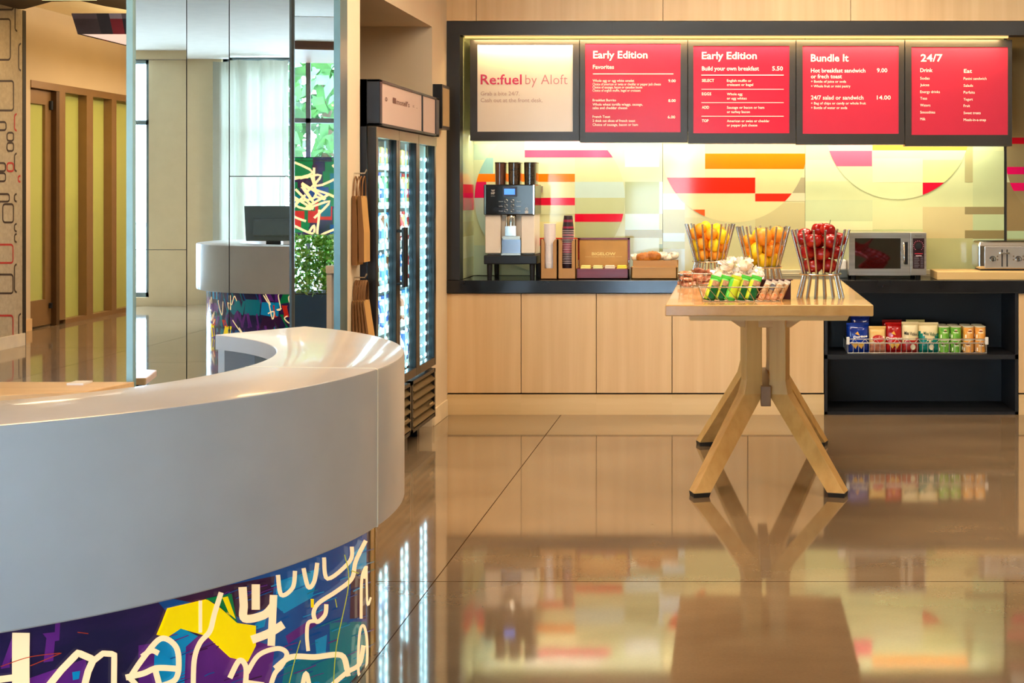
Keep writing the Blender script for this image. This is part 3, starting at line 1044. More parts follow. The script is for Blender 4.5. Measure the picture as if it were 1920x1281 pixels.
# colour fields
patch(4, [(-420, 480), (1310, 480 - 420), (1310, 1500), (250, 1500), (250, 700), (-60, 900)], A7)
patch(9, [(-200, 640), (620, 480), (600, 700), (380, 800), (100, 700)], A7)
patch(8, [(-400, 1000), (260, 900), (620, 1010), (560, 1500), (-400, 1500)], A7)
patch(8, [(180, 1260), (640, 1100), (700, 1500), (150, 1500)], A6)
patch(4, [(620, 500), (1180, 330), (1180, 700), (900, 930), (640, 940)], A7)
patch(3, [(640, 520), (960, 420), (900, 640), (690, 760), (620, 700)], A7)
patch(4, [(640, 900), (820, 760), (1200, 560), (1190, 830), (1020, 850), (980, 1000), (700, 1060)], A7)
patch(8, [(700, 930), (1010, 720), (1000, 800), (720, 990)], A7)
patch(5, [(1030, 830), (1305, 820), (1305, 1500), (1030, 1500)], A7)
patch(5, [(700, 1110), (1030, 1080), (1040, 1500), (640, 1500)], A7)
patch(3, [(920, 960), (1010, 920), (1000, 1060), (930, 1060)], A7)
patch(3, [(1180, 330), (1305, 230), (1305, 420), (1180, 480)], A7)
patch(9, [(1190, 440), (1300, 420), (1300, 800), (1180, 800)], A7)
patch(2, [(1250, 722), (1540, 655), (1640, 720), (1760, 830), (1900, 850), (1900, 1000), (1840, 1120), (1720, 1090), (1600, 980), (1550, 930), (1440, 900), (1340, 870), (1250, 930), (1170, 920), (1200, 850)], A6)
patch(6, [(1540, 650), (1720, 610), (1760, 830), (1640, 700)], A6)
patch(2, [(1650, 640), (1690, 630), (1750, 800), (1700, 760)], A6)
patch(3, [(1260, 920), (1350, 865), (1480, 930), (1390, 1010), (1380, 1280), (1180, 1290), (1150, 1180), (1160, 1000)], A6)
patch(3, [(540, 1200), (600, 1190), (590, 1250), (545, 1260)], A6)
patch(3, [(470, 840), (560, 770), (540, 860), (480, 880)], A7)
# dry-brush streaks
gs = random.Random(8)
for k in range(110):
    x, y = gs.uniform(-260, 1280), 0
    y = gs.uniform(640 - .33 * (x - 100), 1330)
    L_ = gs.uniform(50, 200)
    mi = gs.choice([3, 4, 4, 8, 5]) if x > 560 else gs.choice([8, 4, 9, 8])
    stroke([(x, y), (x + L_ * .5, y - L_ * .16 - gs.uniform(0, 14)), (x + L_, y - L_ * .38)], gs.uniform(3, 9), A7, mi)
# yellow field again over the streaks
patch(2, [(1250, 722), (1540, 655), (1640, 720), (1760, 830), (1900, 850), (1900, 1000), (1840, 1120), (1720, 1090), (1600, 980), (1550, 930), (1440, 900), (1340, 870), (1250, 930), (1170, 920), (1200, 850)], A6)
patch(6, [(1540, 650), (1720, 610), (1760, 830), (1640, 700)], A6)
patch(2, [(1650, 640), (1690, 630), (1750, 800), (1700, 760)], A6)
# cream scribbles
stroke([(152, 900), (150, 1100), (152, 1500)], 130, A6)
stroke([(-20, 1250), (95, 1235)], 50, A6)
stroke([(330, 1330), (450, 1180), (575, 1050), (690, 1100), (650, 1190), (615, 1330)], 52, A6, smooth=False)
stroke([(690, 1110), (760, 1055), (845, 1060), (842, 1330)], 44, A6, smooth=False)
stroke([(965, 1230), (1060, 1090), (1190, 945), (1300, 1000), (1325, 1130), (1300, 1250), (1190, 1300)], 42, A6)
stroke([(1050, 1080), (1120, 1035), (1175, 1055)], 40, A6)
stroke([(930, 1235), (1060, 1205), (1160, 1165), (1305, 1170)], 44, A6)
stroke([(1150, 1180), (1185, 1310)], 44, A6)
stroke([(960, 1240), (1010, 1290)], 40, A6)
stroke([(1640, 600), (1590, 760), (1555, 890), (1480, 980), (1438, 1120), (1432, 1400)], 38, A6)
stroke([(1485, 660), (1485, 900)], 26, A6)
stroke([(362, 560), (370, 690), (378, 795), (520, 770), (590, 700)], 62, A7)
stroke([(460, 540), (460, 730)], 62, A7)
stroke([(592, 620), (575, 1000)], 56, A7)
stroke([(430, 955), (560, 905), (665, 840)], 62, A7)
stroke([(625, 470), (650, 620), (735, 565), (752, 440)], 32, A7)
stroke([(815, 420), (850, 560), (895, 520), (918, 380)], 32, A7)
stroke([(968, 340), (995, 500), (1160, 370), (1176, 260)], 30, A7)
stroke([(1280, 215), (1205, 370), (1175, 500), (1060, 595), (930, 680), (890, 755), (915, 822), (975, 770), (985, 690)], 32, A7)
stroke([(905, 815), (850, 830), (840, 930), (850, 1040)], 28, A7)
stroke([(1245, 800), (1250, 500), (1285, 410), (1265, 500)], 22, A7)
stroke([(1285, 420), (1292, 690), (1318, 640)], 16, A7)
stroke([(1272, 1300), (1225, 1200), (1232, 920), (1260, 850), (1285, 930), (1290, 1100), (1268, 1300)], 20, A7)
stroke([(395, 1200), (480, 1070), (620, 1020), (690, 1060), (650, 1150), (600, 1210), (560, 1330)], 36, A7)
stroke([(600, 1170), (720, 1085), (900, 1085), (1095, 1072), (1140, 1180)], 42, A7)
stroke([(1020, 1300), (1140, 1200), (1230, 1140), (1262, 1000)], 34, A7)
stroke([(1120, 1110), (1150, 1230)], 34, A7)
stroke([(265, 1240), (335, 1110), (385, 1160), (380, 1300)], 40, A7)
stroke([(800, 1330), (832, 1205), (862, 1330)], 34, A7)
stroke([(380, 1270), (520, 1290)], 34, A7)
for p_ in ([(1120, 320), (1150, 540), (1060, 1000), (1035, 1330)], [(790, 960), (745, 1120), (695, 1330)], [(1050, 650), (1062, 715)], [(1170, 440), (1225, 460)]):
    stroke(p_, 7, A7, 10)
patch(2, [(866, 650), (890, 650), (890, 715), (868, 715)], A7)
for p_ in ([(0, 1150), (210, 1080), (440, 1050)], [(220, 1145), (450, 1050)], [(570, 895), (650, 905)]):
    stroke(p_, 6, A6, 11)
# the painting goes on towards the floor and round the near end
gx = random.Random(31)
for k in range(46):
    low = k % 2
    a = gx.uniform(-50, -34) if low else gx.uniform(-65, -53)
    z = gx.uniform(.02, .13) if low else gx.uniform(.05, .48)
    if k < 22:
        q_ = [(a, z - .03), (a + gx.uniform(3, 8), z - .035), (a + gx.uniform(4, 9), z + gx.uniform(.0, .04)), (a + 1, z + gx.uniform(.0, .04))]
        flats.append((gx.choice([4, 8, 9, 3, 5] if a > -20 else [8, 9, 4, 8]), [(p[0], min(.53 if not low else .145, max(.004, p[1]))) for p in q_], 1))
    else:
        pts = [(a * RA * PI / 180, z)]
        for j in range(3):
            pts.append((pts[-1][0] + gx.uniform(-.08, .08), min(.14 if low else .5, max(.02, pts[-1][1] + gx.uniform(-.1, .1)))))
        for q in strips(smooth_line(pts, 5), .018):
            flats.append((1, [(max(-65.8, min(6, p.x / RA * 180 / PI)), min(.53, max(.004, p.y))) for p in q], layer[0] + 1))
art_panel(dk, DC, -66, 54, flats)
bs = MB().sweep([(RA, 0), (RA + .004, 0), (RA + .004, ZB + .04), (RA, ZB + .04)], 6.5, 12.6, DC, 6).sweep([(RA, 0), (RA + .007, 0), (RA + .007, ZB + .04), (RA, ZB + .04)], 12.6, 13.4, DC, 1)
fixn(bs.build('metal_edge', BRASS, dk))
# low cabinet beside the mirror wall, seen over the inner edge of the desk
MW = M('maple work surface', (222, 184, 132), .35, rgb2=(206, 166, 116), nscale=(2, 20, 20))
lcb = thing('low_cabinet', (-3.6, 6.68, 0), 'low tan cabinet top behind the round desk, left of the mirror wall', 'cabinet')
MB().prism([(-4.3, 6.36), (-3.4, 6.44), (-2.98, 6.6), (-2.9, 6.93), (-4.3, 6.93)], 'z', .545, .58).build('top', MW, lcb, bevel=.004)
MB().prism([(-4.28, 6.42), (-3.42, 6.5), (-3.02, 6.64), (-2.95, 6.9), (-4.28, 6.9)], 'z', 0, .545).build('body', M('cabinet body with painted shade', (60, 44, 30), .5), lcb)  # dark colour paints in the shadow line beneath the top
tag(MB().box(-3.17, -3.09, 6.80, 6.9, .5805, .59).build('paper_sheet', WHITEP), 'white paper pad on the low tan cabinet behind the round desk', 'paper')

# the other desk, which stands beside and behind the camera and shows in the mirrors
D2 = (-4.26, -1.6)
d2 = desk(D2, 14, 236, 'second concrete reception desk seen in the mirror tiles, monitor on top', (150.0,))
g = random.Random(21)
fl = []


def cell(mi, a0, a1, z0, z1):
    n_ = max(1, int(abs(a1 - a0) / 4))
    sk = g.uniform(-3, 3)
    for i in range(n_):
        u0, u1 = a0 + (a1 - a0) * i / n_, a0 + (a1 - a0) * (i + 1) / n_
        fl.append((mi, [(u0, z0), (u1, z0 + g.uniform(-.02, .02)), (u1 + sk, z1), (u0 + sk, z1)], len(fl) % 7))


for a in range(20, 236, 9):
    pool = [4, 3, 5, 8, 9] if a > 95 else [6, 6, 5, 8, 7]
    for z in (.0, .13, .26, .4):
        cell(g.choice(pool), a, a + g.uniform(7, 12), z + .004, min(.53, z + g.uniform(.1, .17)))
for a in (128, 140, 148):
    cell(2, a, a + 4, .02, .14)
    cell(7, a, a + 3, .13, .2)
for k in range(34):
    a, z = g.uniform(25, 230), g.uniform(.1, .5)
    pts = [(a * RA * PI / 180, z)]
    for j in range(g.randint(3, 5)):
        pts.append((pts[-1][0] + g.uniform(-.09, .09), min(.5, max(.03, pts[-1][1] + g.uniform(-.16, .14)))))
    for q in strips(smooth_line(pts, 4), .012):
        fl.append((1, [(p.x / RA * 180 / PI, min(.53, max(.004, p.y))) for p in q], 12))
art_panel(d2, D2, 14, 236, fl)
# monitor on that desk
mn = thing('monitor', (-4.9, -1.25, .75), 'dark grey monitor back above the mirrored round desk', 'monitor')
MON = M('slate grey monitor shell', (96, 112, 114), .4, noise=.04)
mmb = MB().loft([[(-.29, .0, -.02), (.29, .0, -.02), (.29, .035, -.02), (-.29, .035, -.02)], [(-.33, 0, .36), (.33, 0, .36), (.33, .035, .36), (-.33, .035, .36)]])
mmb.loft([[(-.2, .035, .02), (.2, .035, .02), (.2, .09, .03), (-.2, .09, .03)], [(-.22, .035, .22), (.22, .035, .22), (.21, .075, .2), (-.21, .075, .2)]])
mmb.xform(Matrix.Translation((-4.92, -1.35, 1.0)) @ Matrix.Rotation(R(10), 4, 'X'))
fixn(mmb.build('screen', MON, mn, bevel=.006))
MB().box(-5.0, -4.84, -1.42, -1.34, .77, 1.1).box(-5.1, -4.74, -1.5, -1.22, .75, .775).build('stand', BLACKM, mn, bevel=.004)
d2s = MB().sweep([(.62, .715), (1.2, .715), (1.2, .75), (.62, .75)], 16, 230, D2, 48)
fixn(d2s.build('work_surface', _mats['maple work surface'], d2, smooth=35))

# painted wall panel and planted box that the narrow mirror shows
PQ = Vector((-2.35, -4.72))
ap = MB().box(-.62, .62, -.02, .02, .92, 1.96)
g = random.Random(5)
for k in range(40):
    x, z = g.uniform(-.6, .5), g.uniform(.93, 1.85)
    mi = g.choice([6, 6, 6, 5, 4, 9]) if x < .2 else g.choice([9, 8, 6])
    if z < 1.2 and g.random() < .6:
        mi = 7
    w_, h_ = g.uniform(.1, .3), g.uniform(.1, .3)
    ap.add([(x, .0202 + k * .0001, z), (min(.62, x + w_), .0202 + k * .0001, z + g.uniform(-.03, .03)), (min(.62, x + w_), .0202 + k * .0001, min(1.95, z + h_)), (x, .0202 + k * .0001, min(1.95, z + h_))], [(0, 3, 2, 1)], mi)
for k in range(24):
    pts = [(g.uniform(-.55, .55), g.uniform(1, 1.9))]
    for j in range(g.randint(2, 4)):
        pts.append((max(-.6, min(.6, pts[-1][0] + g.uniform(-.35, .35))), max(.95, min(1.93, pts[-1][1] + g.uniform(-.28, .28)))))
    for q in strips(smooth_line(pts, 4), .03):
        ap.add([(p.x, .0262, p.y) for p in q], [(0, 1, 2, 3)], 1)
ap.xform(Matrix.Translation((PQ.x, PQ.y, 0)) @ Matrix.Rotation(R(0), 4, 'Z'))
po = MB().box(PQ.x - .05, PQ.x + .05, PQ.y - .12, PQ.y - .06, 0, 1.6)
wa = thing('painted_panel', (PQ.x, PQ.y, 0), 'green and red painted panel with cream scribbles in the narrow mirror', 'art panel')
ap.build('picture', INKS, wa)
po.build('post', BLACKM, wa)
pt_ = thing('planter', (-2.2, -1.15, 0), 'dark blue planter with a bushy green shrub in the narrow mirror', 'planter')
MB().box(-2.7, -1.7, -1.42, -.88, 0, .46).build('box', M('dark blue planter', (40, 72, 104), .35), pt_, bevel=.01)
MB().box(-2.67, -1.73, -1.39, -.91, .455, .47).build('soil', M('soil', (50, 38, 28), .9), pt_)
lb = MB()
for j in range(2600):
    x, y, z = g.uniform(-2.7, -1.7), g.uniform(-1.45, -.85), .40 + .66 * g.random() ** .8
    u = Vector((g.uniform(-1, 1), g.uniform(-1, 1), g.uniform(-1, 1))).normalized() * .035
    v_ = u.orthogonal().normalized() * .016
    p = Vector((x, y, z))
    lb.add([p - u, p + v_, p + u, p - v_], [(0, 1, 2, 3)], 0 if g.random() < .6 else 1)
lb.build('foliage', [M('shrub leaf', (128, 196, 70), .45, rgb2=(70, 140, 44), nscale=(9, 9, 9)), M('light shrub leaf', (190, 226, 120), .45)], pt_)
# the red shell chair whose curve shows in the oven window
lc = thing('lounge_chair', (2.15, -1.7, 0), 'curved red shell lounge chair reflected in the microwave door', 'chair')
sh = MB()
rows = []
for i in range(11):
    t_ = i / 10
    y = -1.35 - .75 * t_ ** 1.3 + .12 * math.sin(t_ * 6)
    z = .34 + .12 * math.sin(t_ * 5) + .75 * max(0, t_ - .35)
    rows.append([(2.05 - .17 + .34 * k / 8 + (.13 * math.sin(t_ * 6)), y, z + .10 * abs(k - 4) ** 2 / 16) for k in range(9)])
for i in range(10):
    for k in range(8):
        sh.add([rows[i][k], rows[i][k + 1], rows[i + 1][k + 1], rows[i + 1][k]], [(0, 1, 2, 3)])
so = sh.build('shell', M('red chair shell', (236, 24, 12), .35), lc, smooth=180)
sd = so.modifiers.new('thickness', 'SOLIDIFY')
sd.thickness = .03
MB().lathe([(.26, 0), (.26, .015), (.03, .03), (.03, .38)], (2.15, -1.7, 0), 24).build('pedestal', CHROME, lc, smooth=40)

# ================================================================== corridor pendant
pl = thing('pendant_lamp', (-4.8, 12.8, 2.84), 'long box pendant lamp with a patchwork shade of browns and reds', 'pendant lamp')
cols = [(74, 52, 46), (48, 34, 30), (128, 14, 12), (34, 24, 22), (150, 120, 116), (98, 74, 70), (160, 20, 20)]
pm_ = [M('shade patch %d %d %d' % c_, c_, .7, noise=.05, nscale=(40, 40, 40)) for c_ in cols]
sb = MB()
X0, X1, Y0, Y1 = -5.5, -4.1, 12.0, 13.6
zb_, zm_, zt_ = 2.84, 2.967, 3.01


def px_at(z, s_):
    return s_ * (1 + .045 * (z - zb_) / (zt_ - zb_))


fr_b = [0, 0, 1, 2, 3, 3, 1, 0, 2, 3, 1, 0, 3, 1]
fr_t = [5, 5, 1, 4, 5, 6, 3, 4, 1, 5, 2, 1, 5, 4]
cxp, cyp = (X0 + X1) / 2, (Y0 + Y1) / 2


def sidep(n_, pts0, pts1, off):
    for k in range(n_):
        for (za, zz, sel) in ((zb_, zm_, fr_b), (zm_, zt_, fr_t)):
            q = []
            for (t_, z) in ((k / n_, za), ((k + 1) / n_, za), ((k + 1) / n_, zz), (k / n_, zz)):
                x = pts0[0] + (pts1[0] - pts0[0]) * t_
                y = pts0[1] + (pts1[1] - pts0[1]) * t_
                s_ = 1 + .05 * (z - zb_) / (zt_ - zb_)
                q.append((cxp + (x - cxp) * s_, cyp + (y - cyp) * s_, z))
            sb.add(q, [(0, 1, 2, 3)], sel[(k + off) % 14])


sidep(14, (X0, Y0), (X1, Y0), 0)
sidep(14, (X1, Y0), (X1, Y1), 3)
sidep(14, (X1, Y1), (X0, Y1), 5)
sidep(14, (X0, Y1), (X0, Y0), 8)
so = sb.build('shade', pm_, pl)
sd = so.modifiers.new('thickness', 'SOLIDIFY')
sd.thickness = .012
MB().box(X0 + .02, X1 - .02, Y0 + .02, Y1 - .02, 2.845, 2.855).build('diffuser', M('pinkish lamp diffuser', (246, 222, 208), .5, emit=(255, 222, 205), es=.75, noise=.02), pl)
wb = MB()
for x in (-5.17, -5.02, -4.86, -4.5, -4.3):
    wb.tube([(x, 12.4, 2.86), (x, 12.4, 3.3)], .004, 6)
wb.build('suspension_wire', BLACKM, pl)
area('lamp', (0, 0, .12), (1.2, 1.4), 20, (1.0, .88, .62), (R(180), 0, 0), parent=pl)
area('lamp', (0, 0, -.01), (1.2, 1.4), 34, (1.0, .86, .66), parent=pl)
lm = thing('added_ceiling_light', (-6.1, 16.9, 3.08), 'long warm light hung out of view, added to brighten the corridor', 'ceiling light')  # lamp added out of view to brighten the corridor and its ceiling
MB().box(-6.25, -5.95, 15.2, 18.6, 3.10, 3.14).build('housing', BRONZE, lm)
MB().box(-6.23, -5.97, 15.22, 18.58, 3.085, 3.10).build('diffuser', LAMP, lm)
MB().tube([(-6.1, 15.6, 3.14), (-6.1, 15.6, 3.55)], .004, 6).tube([(-6.1, 18.2, 3.14), (-6.1, 18.2, 3.55)], .004, 6).build('suspension_wire', BLACKM, lm)
area('lamp', (0, 0, -.02), (.26, 3.3), 85, (1.0, .88, .66), parent=lm)
area('lamp', (0, 0, .08), (.26, 3.3), 70, (1.0, .86, .58), (R(180), 0, 0), parent=lm)

# cove strip on top of the dark soffit, washing the corridor ceiling
cv = thing('light_strip', (-6.6, 13.2, 3.425), 'warm cove light strip on the dark soffit over the corridor', 'light strip')
MB().box(-8.2, -4.6, 13.17, 13.2, 3.425, 3.47).build('housing', BLACKM, cv)
MB().box(-8.19, -4.61, 13.2, 13.206, 3.43, 3.465).build('diffuser', LEDW, cv)
area('lamp', (.2, .015, .025), (3.4, .04), 60, (1.0, .86, .56), (R(100), 0, 0), parent=cv)

# ================================================================== drinks cooler
KX, KB = -1.83, -2.62


def ky(px, X=KX):
    return -X * F / (VX - px)


k0, k1 = 7.365, 8.87
ck = thing('drinks_cooler', ((KX + KB) / 2, (k0 + k1) / 2, 0), 'tall black three door drinks cooler set in the left wall', 'cooler')
NAVY = M('dark navy cooler steel', (26, 32, 42), .38, .2, noise=.06)
FRAMEK = M('cooler door frame', (40, 40, 42), .3, .3)
BRZ = M('bronze tinted cooler trim', (120, 100, 74), .35, .5)
INS = M('white cooler lining', (232, 238, 238), .4, noise=.02)
cz0, cz1, cz2, cz3 = .11, .43, 1.845, 2.09
mb = MB()
mb.box(KB, KX - .05, k0, k0 + .03, cz0, cz3).box(KB, KX - .05, k1 - .03, k1, cz0, cz3)
mb.box(KB, KB + .03, k0, k1, cz0, cz3).box(KB, KX - .05, k0, k1, cz0, cz1 - .02).box(KB, KX - .05, k0, k1, cz2, cz3)
for x in (KB + .08, KX - .12):
    for y in (k0 + .1, k1 - .1):
        mb.box(x - .03, x + .03, y - .03, y + .03, 0, cz0)
mb.build('cabinet', NAVY, ck)
MB().box(KB + .03, KB + .04, k0 + .03, k1 - .03, cz1, cz2).box(KB + .03, KX - .06, k0 + .03, k0 + .034, cz1, cz2).box(KB + .03, KX - .06, k1 - .034, k1 - .03, cz1, cz2).build('lining', INS, ck)
# header
hb = MB()
hb.box(KX - .05, KX + .02, k0, k0 + .05, cz2 + .005, cz3).box(KX - .05, KX + .02, k1 - .10, k1, cz2 + .005, cz3).box(KX - .05, KX + .02, 8.385, 8.41, cz2 + .005, cz3)
hb.box(KX - .05, KX + .02, k0, k1, cz3 - .015, cz3).box(KX - .05, KX + .02, k0, k1, cz2 + .005, cz2 + .02)
hb.build('header_frame', NAVY, ck, bevel=.003)
LBX = M('pinkish grey lightbox face', (190, 164, 150), .4, noise=.02)
hp = MB().box(KX + .0, KX + .014, k0 + .05, 8.385, cz2 + .02, cz3 - .015)
o1 = hp.build('header_panel', LBX, ck)
hp = MB().box(KX + .0, KX + .014, 8.41, k1 - .10, cz2 + .02, cz3 - .015)
hp.build('header_panel', LBX, ck)
tb = MB()
text_on(tb, 'o', (KX + .0152, k0 + .13, 1.985), (0, 1, 0), (0, 0, 1), .05, .035, .01)
text_on(tb, '\u25A0motell\'s', (KX + .0152, k0 + .30, 1.985), (0, 1, 0), (0, 0, 1), .40, .03, .01)
text_on(tb, '=  -', (KX + .0152, k0 + .78, 1.985), (0, 1, 0), (0, 0, 1), .12, .025, 0)
if tb.v:
    tb.build('header_lettering', M('header lettering brown', (92, 52, 44), .5), o1)
GLK = thin_glass('cooler door glass', (226, 244, 246), .07)
doors = [(k0, 7.86, 'near'), (7.862, 8.356, 'middle'), (8.358, k1, 'far')]
LEDC = M('cold led lens', (230, 250, 255), .4, emit=(205, 240, 255), es=45.0, noise=0)
LEDS = M('cold led strip', (225, 240, 245), .4, emit=(190, 230, 245), es=.5, noise=0)
for y0, y1, nm in doors:
    fd = MB()
    w_ = .045
    fd.box(KX - .045, KX, y0, y0 + w_, cz1, cz2).box(KX - .045, KX, y1 - w_, y1, cz1, cz2).box(KX - .045, KX, y0 + w_, y1 - w_, cz1, cz1 + .05)
    dd = fd.build('door', FRAMEK, ck, bevel=.004)
    MB().box(KX - .045, KX + .004, y0 + .002, y1 - .002, cz2 - .055, cz2).build('top_rail', BRZ, dd)
    MB().box(KX - .025, KX - .018, y0 + w_, y1 - w_, cz1 + .05, cz2 - .055).build('pane', GLK, dd)
    lb = MB()
    yl = y1 - .06
    lb.box(KX - .062, KX - .055, yl - .008, yl + .008, cz1 + .05, cz2 - .06, 0)
    for i in range(19):
        z = .50 + i * .067
        for q in (-.12, .0):
            lb.ball((KX - .054, yl + q, z), (.006, .011, .011) if q == 0 else (.005, .008, .008), 8, 6, 1)
    ls = lb.build('led_strip', [LEDS, LEDC], ck)
    area('lamp', (KX - .09 - ck.location.x, (y0 + y1) / 2 - ck.location.y, 1.15), (.08, 1.3), 3.5, (.84, .95, 1.0), (R(90), 0, R(90)), parent=ck)  # extra lamp added behind each door to brighten the cooler inside
    if nm != 'far':
        hy = y1 - .028 if nm == 'near' else y0 + .028
        MB().tube([(KX + .035, hy, .98), (KX + .035, hy, 1.31)], .011, 10).tube([(KX - .005, hy, 1.0), (KX + .035, hy, 1.0)], .008).tube([(KX - .005, hy, 1.29), (KX + .035, hy, 1.29)], .008).build('handle', BLACKM, dd, smooth=60)
shz = [.46, .71, .95, 1.19, 1.42, 1.64]
for z in shz:
    sb = MB().box(KB + .05, KX - .13, k0 + .04, k1 - .04, z - .008, z).box(KX - .135, KX - .128, k0 + .04, k1 - .04, z - .01, z + .028)
    sb.build('shelf', WHITEP, ck)
# louvred grilles
for y0, y1 in ((k0 + .01, 8.19), (8.21, k1 - .01)):
    lv = MB().box(KX - .05, KX - .002, y0, y0 + .03, cz0, cz1 - .02).box(KX - .05, KX - .002, y1 - .03, y1, cz0, cz1 - .02).box(KX - .05, KX - .002, y0, y1, cz0, cz0 + .02).box(KX - .05, KX - .002, y0, y1, cz1 - .04, cz1 - .02)
    for i in range(5):
        z = cz0 + .022 + i * .051
        lv.prism([(KX - .05, z), (KX - .006, z), (KX + .004, z + .012), (KX - .03, z + .044), (KX - .05, z + .044)], 'y', y0 + .03, y1 - .03, 1)
    lv.build('grille', [FRAMEK, M('olive brown louvre', (104, 84, 50), .35, .4)], ck)
    if True:
        MB().box(KX - .001, KX + .008, y1 - .22, y1 - .12, cz0 + .1, cz0 + .112).build('maker_badge', CHROME, ck)
# bottles and cans, a row behind each door on each shelf
DRK = [((232, 240, 246), (40, 90, 170)), ((60, 110, 190), (235, 240, 245)), ((200, 36, 40), (240, 240, 240)), ((236, 206, 120), (200, 60, 50)), ((190, 214, 224), (70, 130, 180)), ((150, 84, 50), (240, 220, 180)), ((110, 170, 120), (240, 240, 240))]
SHN = ['bottom', 'second', 'third', 'fourth', 'fifth', 'top']
ROW = {'near': [5, 4, 0, 1, 4, 2], 'middle': [5, 0, 4, 4, 6, 3], 'far': [0, 4, 1, 2, 3, 3]}
proto = {}
for y0, y1, nm in doors:
    for si, z in enumerate(shz):
        can = si in (5,)
        for j in range(5):
            ci = ROW[nm][si] if (j + si) % 3 else (ROW[nm][si] + 1) % 7
            key = (can, ci)
            y = y0 + .055 + j * (y1 - y0 - .11) / 4
            x = KX - .175
            if key not in proto:
                bm_ = M('drink colour %d %d %d' % DRK[ci][0], DRK[ci][0], .25)
                lm_ = M('drink label %d %d %d' % DRK[ci][1], DRK[ci][1], .4)
                mb = MB()
                if can:
                    mb.lathe([(.028, 0), (.033, .008), (.033, .112), (.027, .122)], n=14, mis=[0, 0, 0, 1])
                else:
                    mb.lathe([(.03, 0), (.034, .006), (.034, .05), (.0345, .051), (.0345, .105), (.034, .106), (.032, .13), (.014, .165), (.014, .178), (.017, .179), (.017, .198)], n=14, mis=[0, 0, 0, 1, 1, 0, 0, 0, 1, 1])
                o = mb.build('drink_can' if can else 'drink_bottle', [bm_, lm_], smooth=40, loc=(0, 0, 0))
                proto[key] = o
            else:
                o = proto[key].copy()
                COL.objects.link(o)
            o.location = (x, y, z)
            tag(o, 'small drink %s on the %s shelf behind the %s cooler door' % ('can' if can else 'bottle', SHN[si], nm), 'drink', 'drinks in the cooler')

# framed notice on the wall beside the cooler
nf = thing('framed_notice', (XL + .03, 9.27, wz(247, 9.27)), 'thin black framed notice on the wall strip beside the cooler', 'frame')
MB().box(XL, XL + .06, 9.15, 9.40, wz(243, 9.3), wz(161, 9.3)).build('frame', BLACKM, nf)
MB().box(XL + .06, XL + .062, 9.17, 9.38, wz(243, 9.3) + .02, wz(161, 9.3) - .02).build('sheet', M('tan notice sheet', (168, 138, 92), .4), nf)

# ================================================================== paper bags on wall hooks
KRAFT = M('brown kraft paper', (186, 138, 74), .7, noise=.10, nscale=(8, 8, 3))
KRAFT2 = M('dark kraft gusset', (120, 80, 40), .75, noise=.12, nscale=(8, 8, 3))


def bag(x0, th, yc_, w_, z0, z1, label, lean=0.0, grp=None):
    t = thing('paper_bag', (x0 + th / 2, yc_, z0), label, 'paper bag', grp)
    mb = MB()
    ya, yb2 = yc_ - w_ / 2, yc_ + w_ / 2
    l = lean
    R0 = [(x0 + l, ya, z0), (x0 + th + l, ya, z0), (x0 + th + l, yb2, z0), (x0 + l, yb2, z0)]
    zm = z0 + (z1 - z0) * .45
    R1 = [(x0 + l * .55, ya, zm), (x0 + th * 1.1 + l * .55, ya + .002, zm), (x0 + th * 1.1 + l * .55, yb2, zm), (x0 + l * .55, yb2, zm)]
    R2 = [(x0, ya + .004, z1), (x0 + th * .7, ya + .004, z1), (x0 + th * .7, yb2 - .004, z1), (x0, yb2 - .004, z1)]
    b0 = len(mb.v)
    mb.loft([R0, R1, R2])
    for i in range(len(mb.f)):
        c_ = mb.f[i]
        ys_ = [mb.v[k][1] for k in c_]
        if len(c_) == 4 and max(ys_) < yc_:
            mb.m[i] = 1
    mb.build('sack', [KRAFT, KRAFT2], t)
    hb = MB()
    for xx in (x0 + .001, x0 + th * .7 - .001):
        hb.tube(smooth_line([(xx, yc_ - .04, z1 - .01), (xx + .002, yc_ - .03, z1 + .06), (xx + .004, yc_, z1 + .10), (xx + .002, yc_ + .03, z1 + .06), (xx, yc_ + .04, z1 - .01)], 4), .003, 6)
    hb.build('handle', KRAFT2, t, smooth=60)


HK = 7.235
for zz, lab in ((1.60, 'upper small metal wall hook holding two paper bags'), (1.07, 'lower small metal wall hook holding five paper bags')):
    tag(MB().tube([(XL, HK, zz), (XL + .055, HK, zz), (XL + .065, HK, zz + .02)], .004, 8).build('wall_hook', CHROME, smooth=60), lab, 'hook')
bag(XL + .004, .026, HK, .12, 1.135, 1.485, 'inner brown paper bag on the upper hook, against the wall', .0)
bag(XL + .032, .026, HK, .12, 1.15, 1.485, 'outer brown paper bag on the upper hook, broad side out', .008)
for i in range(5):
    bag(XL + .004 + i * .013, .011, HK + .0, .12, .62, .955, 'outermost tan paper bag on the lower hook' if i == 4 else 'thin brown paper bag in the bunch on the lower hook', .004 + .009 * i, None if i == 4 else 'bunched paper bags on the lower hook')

# ================================================================== wooden table
TW = wood('oak table top', (214, 164, 98), (190, 138, 76), 'y', .18, .45, coat=.35)
TL_ = wood('oak table leg', (222, 178, 108), (196, 148, 78), 'z', .38, .7)
TX = wood('oak table rail', (216, 170, 100), (190, 142, 74), 'x', .38, .7)
T0, T1, TZ = 6.60, 8.56, .98
tt = thing('wooden_table', (.185, 7.58, 0), 'long oak table with splayed legs carrying the fruit and snacks', 'table')
MB().box(-.30, .668, T0, T1, TZ - .052, TZ).build('tabletop', TW, tt, bevel=.005)
MB().prism([(-.195, TZ - .053), (.562, TZ - .053), (.55, TZ - .078), (-.185, TZ - .078)], 'y', T0 + .06, T1 - .06).build('apron', TX, tt)
CX = .188


